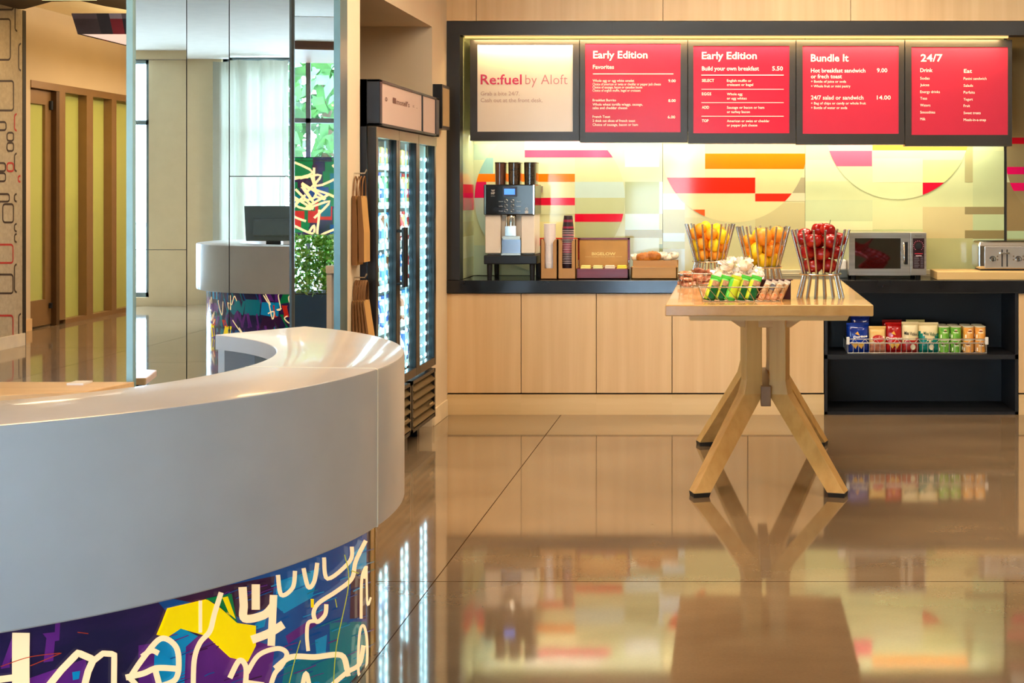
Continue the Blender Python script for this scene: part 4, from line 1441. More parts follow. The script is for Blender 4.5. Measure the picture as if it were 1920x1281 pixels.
def diamond(cx, cy, h, z, rot=0):
    return [(cx + h * math.cos(R(rot + 90 * k)), cy + h * math.sin(R(rot + 90 * k)), z) for k in range(4)]


FOOTM = M('dark foot pad', (44, 38, 30), .6)
for (cy, fy, hk) in ((7.43, 7.04, .475), (8.08, 8.47, .50)):
    for s_, fx in ((-1, -.147), (1, .535)):
        cx = CX + s_ * .073
        rot = 62 if s_ < 0 else 28
        lg = MB().loft([diamond(fx, fy, .062, .022, rot), diamond(cx + s_ * .006, cy, .075, hk - .02, rot), diamond(cx, cy, .062, hk + .05, rot), diamond(cx, cy, .062, .90, rot)])
        lo_ = fixn(lg.build('leg', TL_, tt, bevel=.003))
        MB().loft([diamond(fx + s_ * .002, fy, .056, 0, rot), diamond(fx, fy, .0615, .022, rot)]).build('foot_pad', FOOTM, lo_)
    br = MB().prism([(CX - .275, .902), (CX + .275, .902), (CX + .13, .80), (CX - .13, .80)], 'y', cy - .035, cy + .035)
    br.build('cross_brace', TX, tt, bevel=.003)
MB().box(CX - .026, CX + .026, 7.36, 8.16, .395, .50).build('stretcher', wood('oak stretcher', (150, 112, 72), (128, 92, 56), 'y', .4, .6), tt, bevel=.003)

# ---- fruit stands
FR = []


def rod_stand(c, label):
    t = thing('fruit_stand', (c[0], c[1], TZ), label, 'fruit stand', 'steel rod fruit stands')
    n_ = 16
    zr, ztop = TZ + .118, TZ + .338
    up, dn = MB(), MB()
    for k in range(n_):
        a = 2 * PI * (k + .25) / n_
        ca, sa = math.cos(a), math.sin(a)
        r1 = MB().tube([(c[0] + .088 * ca, c[1] + .088 * sa, zr), (c[0] + .146 * ca, c[1] + .146 * sa, ztop)], .0056, 8)
        r1.build('rod', RODS, t, smooth=60)
        r2 = MB().tube([(c[0] + .116 * ca, c[1] + .116 * sa, TZ), (c[0] + .086 * ca, c[1] + .086 * sa, zr)], .0056, 8)
        r2.build('leg_rod', RODS, t, smooth=60)
    rg = MB().lathe([(.03, -.004), (.104, -.004), (.106, 0), (.104, .003), (.03, .003)], (c[0], c[1], zr), 36)
    rg.build('ring', RODS, t, smooth=40)
    return zr


def settle(c, zr, items, g, grip=.9):
    """items: [radius, kind, Vector or None]; relaxed inside the cone of rods and off each other"""
    P = []
    for i, it in enumerate(items):
        P.append(it[2] if it[2] is not None else Vector((c[0] + g.uniform(-.05, .05), c[1] + g.uniform(-.05, .05), zr + .05 + .02 * i)))
    for step in range(500):
        for i in range(len(P)):
            P[i].z -= .0006
        for i in range(len(P)):
            for j in range(i):
                d_ = P[i] - P[j]
                m_ = items[i][0] + items[j][0]
                if d_.length < m_:
                    d_ = d_.normalized() if d_.length > 1e-6 else Vector((.1, .1, 1)).normalized()
                    k = (m_ - (P[i] - P[j]).length) / 2
                    P[i] += d_ * k
                    P[j] -= d_ * k
        for i in range(len(P)):
            r = items[i][0]
            P[i].z = max(P[i].z, zr + .004 + r)
            lim = .088 + (P[i].z - zr) * .264 - .0045 - r * 1.03
            q = Vector((P[i].x - c[0], P[i].y - c[1]))
            if q.length > max(lim, .001):
                q = q.normalized() * max(lim, .001)
                P[i].x, P[i].y = c[0] + q.x, c[1] + q.y
    return P


ORANGE = M('orange peel', (246, 150, 22), .42, noise=.08, nscale=(60, 60, 60), bump=.12)
GRAPE = M('grapefruit peel', (244, 160, 40), .42, rgb2=(234, 132, 30), nscale=(14, 14, 14), bump=.08)
LEMON = M('lemon peel', (252, 206, 20), .42, noise=.06, nscale=(60, 60, 60), bump=.12)
APPLE = M('red apple skin', (150, 8, 10), .2, rgb2=(196, 48, 24), nscale=(9, 9, 26), detail=5, spec=.55, lo=.45, hi=.8)
STEM = M('fruit stem', (70, 50, 26), .8)


def fruit(kind, r, loc, g, label, group, stem=False):
    if kind == 'apple':
        prof = []
        for i in range(13):
            t_ = PI * i / 12
            rr_ = r * 1.04 * math.sin(t_) * (1 + .06 * math.cos(t_))
            z = -r * .95 * math.cos(t_)
            if i >= 10:
                z -= r * .10 * (i - 9) ** 1.5 * .55
            if i <= 1:
                z += r * .10 * (2 - i)
            prof.append((max(rr_, .0006), z))
        o = MB().lathe(prof, n=20).build('apple', APPLE, smooth=60, loc=(0, 0, 0))
        if stem:
            MB().tube([(0, 0, r * .55), (.001, 0, r * .9), (.004, 0, r * 1.35)], .0016, 6).build('stem', STEM, o)
    elif kind == 'lemon':
        prof = [(max(.0006, r * .98 * math.sin(PI * i / 12) ** (.85)), -r * 1.25 * math.cos(PI * i / 12) * (1 if 1 < i < 11 else 1.04)) for i in range(13)]
        o = MB().lathe(prof, n=18).build('lemon', LEMON, smooth=60, loc=(0, 0, 0))
    else:
        prof = [(max(.0006, r * math.sin(PI * i / 12)), -r * .96 * math.cos(PI * i / 12)) for i in range(13)]
        prof[-1] = (.003, prof[-1][1] - .001)
        o = MB().lathe(prof, n=20).build('grapefruit' if kind == 'grapefruit' else 'orange', GRAPE if kind == 'grapefruit' else ORANGE, smooth=60, loc=(0, 0, 0))
        MB().lathe([(.0024, 0), (.0016, .0015)], (0, 0, r * .95), 8).build('stem_scar', STEM, o)
    o.location = loc
    if kind == 'apple':
        o.rotation_euler = (g.uniform(-.35, .35), g.uniform(-.35, .35), g.uniform(0, 6))
    elif kind == 'lemon':
        o.rotation_euler = (g.uniform(-.4, .4), g.uniform(-.4, .4), g.uniform(0, 6))
    else:
        o.rotation_euler = (g.uniform(-.5, .5), g.uniform(-.5, .5), g.uniform(0, 6))
    cat = {'apple': 'apple', 'lemon': 'lemon', 'grapefruit': 'grapefruit', 'orange': 'orange'}[kind]
    tag(o, label, cat, group)


g = random.Random(11)
S1, S2, S3 = (-.116, 8.40), (.183, 7.75), (.4526, 7.08)
zr = rod_stand(S1, 'steel rod fruit stand of small oranges and lemons, farthest along the table')
rod_stand(S2, 'middle steel rod fruit stand with big grapefruit on top')
rod_stand(S3, 'steel rod fruit stand full of red apples at the near end of the table')


def px3(px, py, Y):
    return W(px, py, Y)


it1 = [[.037, 'orange', px3(1320, 433, S1[1] - .07)], [.034, 'lemon', px3(1336, 428, S1[1] + .04)], [.036, 'lemon', px3(1353, 429, S1[1] - .05)], [.034, 'lemon', px3(1367, 431, S1[1] + .02)],
       [.033, 'lemon', px3(1336, 447, S1[1] - .06)], [.035, 'orange', px3(1318, 455, S1[1] - .04)], [.035, 'orange', px3(1355, 452, S1[1] - .02)], [.034, 'orange', px3(1334, 468, S1[1] - .04)], [.033, 'lemon', px3(1346, 470, S1[1] + .02)],
       [.033, 'lemon', px3(1310, 446, S1[1] + .05)], [.034, 'orange', px3(1326, 474, S1[1] + .04)], [.034, 'orange', px3(1340, 440, S1[1] + .08)]]
for k in range(11):
    it1.append([.034 + .002 * (k % 3), 'lemon' if k % 3 == 0 else 'orange', Vector((S1[0] + g.uniform(-.05, .05), S1[1] + g.uniform(-.05, .07), TZ + .2 + .02 * k))])
P = settle(S1, zr, it1, g)
nm1 = {0: 'orange at the upper left rim of the far fruit stand', 2: 'large lemon on top at the right of the far fruit stand'}
for i, (it, p) in enumerate(zip(it1, P)):
    fruit(it[1], it[0], p, g, nm1.get(i, 'small %s among the fruit in the far rod stand' % it[1]), it[1] + 's in the far fruit stand')
it2 = [[.050, 'grapefruit', px3(1427, 431, S2[1] - .06)], [.046, 'grapefruit', px3(1460, 430, S2[1] - .01)], [.033, 'lemon', px3(1428, 465, S2[1] - .06)], [.034, 'lemon', px3(1443, 484, S2[1] - .02)],
       [.036, 'orange', px3(1404, 447, S2[1] - .02)], [.035, 'orange', px3(1452, 462, S2[1] - .03)], [.033, 'lemon', px3(1412, 482, S2[1] - .01)], [.036, 'orange', px3(1440, 455, S2[1] + .07)], [.034, 'orange', px3(1425, 480, S2[1] + .05)], [.034, 'orange', px3(1410, 440, S2[1] + .07)]]
for k in range(8):
    it2.append([.034 + .002 * (k % 2), 'lemon' if k % 3 == 0 else 'orange', Vector((S2[0] + g.uniform(-.05, .05), S2[1] + g.uniform(-.03, .07), TZ + .16 + .015 * k))])
for it in it2[:2]:
    it[2].z += .10
P = settle(S2, zr, it2, g)
nm2 = {0: 'biggest grapefruit at the front top of the middle fruit stand', 1: 'second grapefruit on top at the right of the middle fruit stand'}
for i, (it, p) in enumerate(zip(it2, P)):
    fruit(it[1], it[0], p, g, nm2.get(i, 'small %s below the grapefruit in the middle rod stand' % it[1]), None if i in nm2 else it[1] + 's in the middle fruit stand')
ap_ = [(1526, 418, .02), (1555, 418, .01), (1500, 432, -.02), (1527, 440, -.07), (1563, 437, -.06), (1583, 441, 0), (1510, 464, -.05), (1547, 464, -.06), (1570, 466, -.02), (1528, 480, .03), (1520, 492, -.03), (1551, 494, -.03), (1540, 500, .04), (1545, 440, .08), (1515, 445, .08), (1530, 465, .06), (1560, 470, .06), (1540, 425, -.02), (1570, 425, .05), (1510, 425, .05), (1540, 410, .03)]
it3 = [[.0385, 'apple', px3(x, y, S3[1] + d_)] for x, y, d_ in ap_]
P = settle(S3, zr, it3, g)
top = sorted(range(len(P)), key=lambda i: -P[i].z)
stem_i = max(top[:3], key=lambda i: P[i].x)
for i, (it, p) in enumerate(zip(it3, P)):
    fruit('apple', it[0], p, g, 'red apple with a stem standing up on top of the apple stand' if i == stem_i else 'shiny red apple in the steel rod apple stand', None if i == stem_i else 'apples in the near fruit stand', i == stem_i)


# ---- wire baskets
def wire_basket(name, x0, x1, y0, y1, z0, h, label, flare=.012, nx=9, ny=4, zig=False, r=.0022, mat=None, group=None, two=False):
    t = thing(name, ((x0 + x1) / 2, (y0 + y1) / 2, z0), label, 'wire basket', group)
    z0 = z0 + r
    b_ = [(x0, y0), (x1, y0), (x1, y1), (x0, y1)]
    tq = [(x0 - flare, y0 - flare), (x1 + flare, y0 - flare), (x1 + flare, y1 + flare), (x0 - flare, y1 + flare)]
    rim = MB().tube([(*p, z0 + h) for p in tq], r * 1.3, 8, closed=True)
    if two:
        rim.tube([(p[0] * .5 + q[0] * .5, p[1] * .5 + q[1] * .5, z0 + h * .62) for p, q in zip(tq, b_)], r * 1.2, 8, closed=True)
    rim.build('rim', mat or WIRE, t, smooth=60)
    fl_ = MB().tube([(*p, z0) for p in b_], r * 1.1, 8, closed=True)
    for i in range(1, nx):
        x = x0 + (x1 - x0) * i / nx
        fl_.tube([(x, y0, z0), (x, y1, z0)], r * .8, 6)
    fl_.build('base_grid', mat or WIRE, t, smooth=60)
    sd_ = MB()
    for (pa, pb, qa, qb, n_) in ((b_[0], b_[1], tq[0], tq[1], nx), (b_[1], b_[2], tq[1], tq[2], ny), (b_[2], b_[3], tq[2], tq[3], nx), (b_[3], b_[0], tq[3], tq[0], ny)):
        for i in range(n_ + 1):
            t0 = i / n_
            t1 = min(1, max(0, t0 - (1.0 / n_ if zig else 0)))
            lo = (pa[0] + (pb[0] - pa[0]) * t0, pa[1] + (pb[1] - pa[1]) * t0, z0)
            hi = (qa[0] + (qb[0] - qa[0]) * t1, qa[1] + (qb[1] - qa[1]) * t1, z0 + h)
            sd_.tube([lo, hi], r * .85, 6)
    sd_.build('side_wire', mat or WIRE, t, smooth=60)
    return t


def pouch(name, w_, h_, th, mats, zones, label, cat, group, mat4, text=None, g=None, extra=None, crimp=True, segs=(10, 12)):
    """a puffed sealed packet: front at -y, standing up in +z, centred on x; zones(u, v) -> material index"""
    g = g or rnd
    nx, nz = segs
    mb = MB()
    F_, B_ = {}, {}
    for j in range(nz + 1):
        for i in range(nx + 1):
            u, v = i / nx, j / nz
            e = (1 - abs(2 * u - 1) ** 3) ** .6 * (1 - abs(2 * v - 1) ** 4) ** .6
            y = th / 2 * e
            xx = (u - .5) * w_ * (1 - .04 * e)
            zz = v * h_
            wr = g.uniform(-1, 1) * th * .05 * e
            F_[i, j] = len(mb.v)
            mb.v.append((xx, -y + wr, zz))
    for j in range(nz + 1):
        for i in range(nx + 1):
            if i in (0, nx) or j in (0, nz):
                B_[i, j] = F_[i, j]
            else:
                p = mb.v[F_[i, j]]
                B_[i, j] = len(mb.v)
                mb.v.append((p[0], -p[1] * .8, p[2]))
    for j in range(nz):
        for i in range(nx):
            mi = zones((i + .5) / nx, (j + .5) / nz)
            mb.f.append((F_[i, j], F_[i + 1, j], F_[i + 1, j + 1], F_[i, j + 1]))
            mb.m.append(mi)
            mb.f.append((B_[i, j + 1], B_[i + 1, j + 1], B_[i + 1, j], B_[i, j]))
            mb.m.append(mi)
    o_ = thing(name, (0, 0, 0), label, cat, group)
    body = mb.build('packet', mats, o_, smooth=180)
    if crimp:
        MB().box(-w_ / 2, w_ / 2, -.0012, .0012, h_ - .002, h_ + .012).build('seal', mats[zones(.5, .99)], o_)
        MB().box(-w_ / 2, w_ / 2, -.0012, .0012, -.001, .004).build('seal', mats[zones(.5, .01)], o_)
    if text:
        tb = MB()
        for (s_, u, v, tw, cap, mi, slant) in text:
            text_on(tb, s_, ((u - .5) * w_, -th / 2 * 1.06 - .001, v * h_), (1, 0, slant), (0, 0, 1), tw * w_, cap * h_, .02, mi)
        if extra:
            extra(tb, w_, h_, th)
        tb.build('print', [INKW, M('dark print', (40, 26, 22), .5), M('red print', (206, 30, 24), .5), M('green print', (20, 90, 60), .5), M('corn chip picture', (236, 176, 66), .5), M('cream print disc', (236, 226, 190), .5)], o_)
    o_.matrix_world = mat4
    return o_


# left basket: wrapped cookies
wire_basket('wire_basket', -.270, -.085, 7.80, 8.0, TZ, .075, 'small wire basket of wrapped cookies behind the green bars', nx=8, ny=5)
CK = M('cookie in clear wrap', (180, 92, 56), .25, rgb2=(232, 170, 130), nscale=(30, 30, 30), coat=.5, lo=.35, hi=.7)
CK2 = M('dark cookie in clear wrap', (130, 62, 36), .25, rgb2=(206, 140, 104), nscale=(30, 30, 30), coat=.5, lo=.35, hi=.7)
g = random.Random(4)
for k in range(11):
    lay_ = k // 4
    x, y = -.238 + .058 * (k % 4) * (1 if lay_ < 2 else 1.2), 7.86 + .07 * (k % 2) + .012 * lay_
    mb = MB().ball((0, 0, 0), (.036, .036, .012), 14, 8, 0, .03, g)
    mb.box(-.05, -.034, -.014, .014, -.001, .001, 0).box(.034, .05, -.014, .014, -.001, .001, 0)
    o = mb.build('wrapped_cookie', CK if k % 3 else CK2, smooth=50, loc=(0, 0, 0))
    o.location = (x, y, TZ + .022 + .026 * lay_ + .008 * (k % 2))
    o.rotation_euler = (R(g.uniform(10, 40)), R(g.uniform(-25, 25)), g.uniform(0, 3))
    tag(o, 'red-brown cookie in clear wrap in the small left wire basket', 'cookie', 'wrapped cookies in the left basket')

# white centre basket: wrapped pale rolls
WWIRE = M('white coated wire', (236, 230, 220), .4, noise=.02)
wire_basket('wire_basket', -.075, .165, 7.22, 7.42, TZ, .10, 'white wire basket of wrapped pale rolls in the middle of the table', nx=10, ny=6, mat=WWIRE)
ROLL = M('pale roll in clear wrap', (236, 208, 166), .22, rgb2=(250, 236, 210), nscale=(26, 26, 26), coat=.6)
CRK = M('crinkled clear film', (250, 240, 224), .12, noise=.05, coat=.8)
for k in range(14):
    mb = MB().ball((0, 0, 0), (.042, .036, .030), 14, 9, 0, .05, g)
    for q in range(34):
        a = g.uniform(0, 2 * PI)
        p = Vector((math.cos(a) * .036, math.sin(a) * .03, g.uniform(-.01, .028)))
        u = Vector((g.uniform(-1, 1), g.uniform(-1, 1), g.uniform(.2, 1.2))).normalized() * .022
        v_ = u.orthogonal().normalized() * .012
        mb.add([p - v_, p + v_, p + u + v_ * .7, p + u - v_ * .6], [(0, 1, 2, 3)], 1)
    o = mb.build('wrapped_roll', [ROLL, CRK], smooth=35, loc=(0, 0, 0))
    o.location = (-.04 + .085 * (k % 3) + (.03 if k >= 12 else 0), 7.27 + .09 * ((k % 6) // 3), TZ + .036 + .056 * (k // 6))
    o.rotation_euler = (g.uniform(-.3, .3), g.uniform(-.3, .3), g.uniform(0, 3))
    tag(o, 'pale roll in crinkled clear film in the white wire basket', 'roll', 'wrapped rolls in the white basket')

# front basket: green snack bars and nut bars
wire_basket('wire_basket', -.128, .245, 6.80, 6.95, TZ, .068, 'wide wire basket of green snack bars at the front of the table', nx=9, ny=4, zig=True, flare=.022)
YG, DG, GG, BRN = M('yellow green wrapper', (190, 204, 44), .25), M('dark green wrapper', (14, 74, 34), .25, rgb2=(34, 110, 50), nscale=(30, 30, 30)), M('bright green wrapper', (84, 190, 64), .25), M('brown nut picture', (112, 58, 34), .3, rgb2=(196, 150, 110), nscale=(60, 60, 60))


def gz(u, v):
    if v > .88:
        return 2
    if u < .34:
        return 0
    return 3 if v > .62 else 1


def gz2(u, v):
    return 2 if (u < .3 or v < .15) else 0


glab = ['leftmost green snack bar in the front wire basket', 'second green snack bar from the left in the front basket', 'bright yellow-green snack bar in the middle of the front basket', 'fourth green snack bar from the left in the front basket', 'green snack bar next to the nut bars in the front basket']
for k in range(5):
    m4 = Matrix.Translation((-.100 + .049 * k, 6.815 + .012 * (k % 2), TZ + .006)) @ Matrix.Rotation(R(-24), 4, 'X') @ Matrix.Rotation(R(17), 4, 'Y')
    pouch('snack_bar', .052, .118, .018, [YG, DG, GG, BRN], gz2 if k == 2 else gz, glab[k], 'snack bar', 'green snack bars', m4, g=random.Random(k), segs=(6, 8))
NB = [M('nut bar wrapper', (214, 176, 128), .25, rgb2=(150, 96, 60), nscale=(50, 50, 50)), M('grey nut wrapper', (150, 150, 156), .25, rgb2=(90, 84, 90), nscale=(40, 40, 40)), M('berry nut wrapper', (214, 120, 66), .25, rgb2=(236, 196, 150), nscale=(50, 50, 50)), M('clear wrapper end', (206, 190, 170), .2)]
nlab = ['nut bar in clear wrapper next to the green snack bars', 'second nut bar from the green ones, with a grey top', 'third nut bar from the green ones in the front basket', 'last nut bar at the right end of the front basket']
for k in range(4):
    m4 = Matrix.Translation((.147 + .030 * k, 6.822 + .014 * (k % 2), TZ + .006)) @ Matrix.Rotation(R(-26), 4, 'X') @ Matrix.Rotation(R(24), 4, 'Y')
    pouch('snack_bar', .030, .098, .016, NB, (lambda u, v, k=k: 3 if v > .92 else (2 if v < .35 else (1 if k == 1 and v > .6 else 0))), nlab[k], 'snack bar', 'nut bars', m4, g=random.Random(k + 9), segs=(5, 9))
MAROON = M('dark maroon card', (70, 14, 18), .5)
bx = MB().box(.12, .30, 6.965, 6.975, TZ + .0, TZ + .098).box(.12, .30, 6.975, 7.0, TZ, TZ + .004).prism([(.12, 6.93), (.30, 6.92), (.31, 6.955), (.30, 6.975), (.12, 6.975)], 'z', TZ + .094, TZ + .098)
tag(bx.build('display_card', MAROON), 'dark maroon card box back behind the nut bars', 'card box')

# ================================================================== things on the worktop
# coffee machine on its black stand
YK = 9.74
sx0, sx1 = wx(908, YK), wx(1010, YK)
KZ = wz(478.5, YK)
st = thing('riser_stand', ((sx0 + sx1) / 2, YK + .16, ZC), 'black riser stand with four legs under the coffee machine', 'stand')
SB = M('black painted wood', (26, 24, 26), .4, noise=.1)
MB().box(sx0, sx1 - .01, YK - .02, YK + .34, KZ - .062, KZ).build('top', SB, st, bevel=.006)
for x in (sx0 + .035, sx1 - .045):
    for y in (YK + .01, YK + .31):
        MB().lathe([(.016, 0), (.02, KZ - .062 - ZC)], (x, y, ZC), 14).build('leg', SB, st, smooth=50)
m0, m1 = wx(908, YK), wx(1004, YK)
cm = thing('coffee_machine', ((m0 + m1) / 2, YK + .16, KZ), 'black and beige coffee machine with three bean hoppers', 'coffee machine')
BEI = M('beige machine side', (240, 226, 208), .4, noise=.03)
BLK = M('glossy black machine front', (30, 26, 26), .14, noise=.05)
z403, z345 = wz(403, YK), wz(346, YK)
mb = MB().box(m0 + .012, m1 - .012, YK + .05, YK + .32, KZ + .0, z345 - .01)
mb.box(m0 + .005, wx(939, YK), YK, YK + .06, KZ + .012, z403).box(wx(977, YK), m1 - .005, YK, YK + .06, KZ + .012, z403)
mb.build('body', BEI, cm, bevel=.006)
MB().box(m0, m1, YK - .025, YK + .30, z403, z345).build('control_panel', BLK, cm, bevel=.007)
MB().box(m0 + .006, m0 + .016, YK - .03, YK - .02, z403 + .004, z345 - .004).box(m1 - .012, m1 - .004, YK - .03, YK - .02, z403 + .004, z345 - .004).build('chrome_trim', CHROME, cm)
MB().box(wx(944, YK), wx(971, YK), YK - .0275, YK - .02, wz(369, YK), wz(350, YK)).build('screen_bezel', M('screen bezel', (56, 58, 76), .3), cm)
MB().box(wx(946.5, YK), wx(966.5, YK), YK - .0285, YK - .026, wz(365, YK), wz(354, YK)).build('screen', M('blue lit screen', (60, 120, 230), .3, emit=(80, 140, 255), es=1.3, noise=.03), cm)
tb = MB()
for i in range(3):
    for x in (950, 962):
        c_ = W(x, 377 + 9 * i, YK)
        ring = [(c_.x + .0105 * math.cos(2 * PI * k / 20), YK - .027, c_.z + .0105 * math.sin(2 * PI * k / 20)) for k in range(20)]
        MB().tube(ring, .0022, 6, closed=True).build('button', CHROME, cm, smooth=60)
    for x, s_ in ((936.5, ('Espresso', 'Coffee', 'Cream')[i]), (969.5, ('Cappuccino', 'Latte', 'Hot water')[i])):
        text_on(tb, s_, W(x, 378.5 + 9 * i, YK) + Vector((0, -.0262, 0)), (1, 0, 0), (0, 0, 1), 8 * YK / F, .007)
p = W(922, 361, YK)
text_on(tb, 'W', (p.x, YK - .0262, p.z + .006), (1, 0, 0), (0, 0, 1), .026, .014, .03)
text_on(tb, 'MF', (p.x, YK - .0262, p.z - .012), (1, 0, 0), (0, 0, 1), .026, .014, .03)
text_on(tb, 'presto', (p.x, YK - .0262, p.z - .026), (1, 0, 0), (0, 0, 1), .026, .006)
q = W(986, 392, YK)
tb.box(q.x - .002, q.x + .02, YK - .0268, YK - .0255, q.z - .03, q.z - .012)
tb.tube([(q.x + .009 + .008 * math.cos(k), YK - .0265, q.z + .008 * math.sin(k)) for k in [i * PI / 8 for i in range(16)]], .002, 6, closed=True)
tb.build('lettering', M('grey machine lettering', (206, 202, 196), .5), cm)
sp_ = MB()
sp_.lathe([(.034, 0), (.036, .01), (.036, .10), (.03, .115)], (wx(958, YK), YK + .02, z403 - .115), 20)
sp_.box(wx(948, YK), wx(969, YK), YK - .035, YK + .0, z403 - .145, z403 - .075)
sp_.tube([(wx(951, YK), YK - .028, z403 - .01), (wx(951, YK), YK - .028, z403 - .12)], .006).tube([(wx(965, YK), YK - .028, z403 - .01), (wx(965, YK), YK - .028, z403 - .12)], .006)
for x in (954, 958, 962):
    sp_.tube([(wx(x, YK), YK - .02, z403 - .145), (wx(x, YK), YK - .02, z403 - .162)], .005)
sp_.build('dispenser_spout', CHROME, cm, smooth=40, bevel=.002)
MB().box(wx(941, YK), wx(976, YK), YK - .0, YK + .05, KZ + .012, wz(447, YK)).build('cup_bay_back', M('steel cup bay', (150, 152, 162), .25, .9), cm)
MB().box(wx(944, YK), wx(976, YK), YK - .03, YK + .0, wz(449, YK), wz(443, YK)).build('cup_shelf', STEEL, cm)
MB().box(wx(941, YK), wx(977, YK), YK - .03, YK + .03, KZ, KZ + .012).build('drip_tray', STEEL, cm)
HOP = [M('brown cocoa in hopper', (96, 58, 44), .15, coat=.8), M('dark beans in hopper', (44, 32, 26), .15, rgb2=(84, 62, 40), nscale=(60, 60, 60), coat=.8), M('black beans in hopper', (34, 28, 24), .15, rgb2=(66, 54, 40), nscale=(60, 60, 60), coat=.8)]
for i, (a, b_) in enumerate(((924, 945), (949, 973), (979, 1004))):
    xa_, xb_ = wx(a, YK), wx(b_, YK)
    zt1 = wz(304, YK)
    r = (xb_ - xa_) / 2
    hb = MB().loft([[((xa_ + xb_) / 2 + (r * s_) * math.copysign(abs(math.cos(t_)) ** .6, math.cos(t_)), YK + .13 + .10 * math.copysign(abs(math.sin(t_)) ** .6, math.sin(t_)), z) for t_ in [k * PI / 10 for k in range(20)]] for z, s_ in ((z345, .9), (z345 + .03, .94), (zt1 - .008, 1.0))])
    hp_ = hb.build('hopper', HOP[i], cm, smooth=50)
    MB().loft([[((xa_ + xb_) / 2 + (r * s_) * math.copysign(abs(math.cos(t_)) ** .6, math.cos(t_)), YK + .13 + .102 * math.copysign(abs(math.sin(t_)) ** .6, math.sin(t_)), z) for t_ in [k * PI / 10 for k in range(20)]] for z, s_ in ((zt1 - .008, 1.03), (zt1, 1.0))]).build('hopper_lid', M('smoked hopper lid', (52, 40, 30), .2), hp_, smooth=50)
# socket on the glass beside the machine
sk = MB().box(wx(1004, 10.13), wx(1018, 10.13), 10.12, YB - .008, wz(361, 10.13), wz(349, 10.13))
sk_ = thing('power_socket', (wx(1011, 10.13), 10.13, wz(361, 10.13)), 'small metal power socket on the splashback right of the coffee machine', 'socket')
sk.build('plate', STEEL, sk_, bevel=.002)
MB().box(wx(1007, 10.13), wx(1009, 10.13), 10.117, 10.12, wz(358, 10.13), wz(352, 10.13)).box(wx(1013, 10.13), wx(1015, 10.13), 10.117, 10.12, wz(358, 10.13), wz(352, 10.13)).build('outlet', DARK, sk_)

# cup holder and cups
YH = 9.72
hx0, hx1 = wx(1013, YH), wx(1080, YH)
hz = wz(449, YH)
BOARD = M('brown holder board', (186, 134, 76), .5, noise=.06)
ch = thing('cup_holder', ((hx0 + hx1) / 2, YH + .06, ZC), 'brown two-slot cup holder between the coffee machine and the tea box', 'cup holder')
hm = wx(1045.5, YH)
t_ = .006
mb = MB()
for a, b_, sa, sb_ in ((hx0, hm - .0005, wx(1021, YH), wx(1037, YH)), (hm + .0005, hx1, wx(1054, YH), wx(1072, YH))):
    mb.box(a, a + t_, YH, YH + .125, ZC, hz).box(b_ - t_, b_, YH, YH + .125, ZC, hz).box(a, b_, YH + .119, YH + .125, ZC, hz).box(a, b_, YH, YH + .125, ZC, ZC + t_)
    mb.prism([(a, ZC), (b_, ZC), (b_, hz), (sb_ + .012, hz), (sb_, hz - .02), (sb_, ZC + .075), (sa, ZC + .075), (sa, hz - .02), (sa - .012, hz), (a, hz)], 'y', YH, YH + t_)
mb.build('holder', BOARD, ch)
CW = M('white paper cup', (252, 240, 234), .5, noise=.02)
CWB = M('white cup foot', (226, 232, 238), .4)
DKC = [M('dark printed cup', (44, 26, 36), .4), M('burgundy printed cup', (150, 34, 66), .4)]
RIMW = M('pale cup rim', (236, 206, 206), .4)


def cup(mats, rt, rb_, h, name):
    return MB().lathe([(rb_ * .96, 0), (rb_, .002), (rt, h - .003), (rt + .003, h - .003), (rt + .003, h), (rt, h), (rt - .002, h - .004), (rb_ - .001, .006)], n=22, mis=[0, 0, 0, 1, 1, 1, 0, 0]).build(name, mats, smooth=40, loc=(0, 0, 0))


c1 = (wx(1029, YH), YH + .056)
z_ = ZC + .01
n_ = 22
for i in range(n_):
    if i == 0:
        o = cup([CW, CW], .040, .027, .10, 'paper_cup')
        cup0 = o
    else:
        o = cup0.copy()
        COL.objects.link(o)
    o.location = (c1[0], c1[1], z_ + i * .0128)
    tag(o, 'plain white paper cup nested in the tall white stack', 'cup', 'stack of white cups')
c2 = (wx(1063.5, YH), YH + .056)
first = [None, None]
for i in range(20):
    k = 1 if (6 < i < 13 or i in (15, 17)) else 0
    if first[k] is None:
        o = cup([DKC[k], RIMW], .040, .029, .10, 'paper_cup')
        first[k] = o
    else:
        o = first[k].copy()
        COL.objects.link(o)
    o.location = (c2[0], c2[1], z_ + i * .0118)
    tag(o, ('burgundy' if k else 'dark') + ' printed paper cup with a pale rim in the striped stack', 'cup', ('burgundy' if k else 'dark') + ' cups in the striped stack')
o = MB().lathe([(.040, 0), (.0395, .012), (.0375, .026), (.036, .040), (.034, .056), (.0325, .072), (.0305, .088), (.029, .10), (.026, .1005)], n=22, mis=[0, 1, 0, 0, 1, 0, 0, 0]).build('paper_cup', DKC, smooth=40, loc=(0, 0, 0))
o.location = (c2[0], c2[1], z_ + 19 * .0118 + .101)
tag(o, 'dark and burgundy banded paper cup standing upside down on top of the striped stack', 'cup')

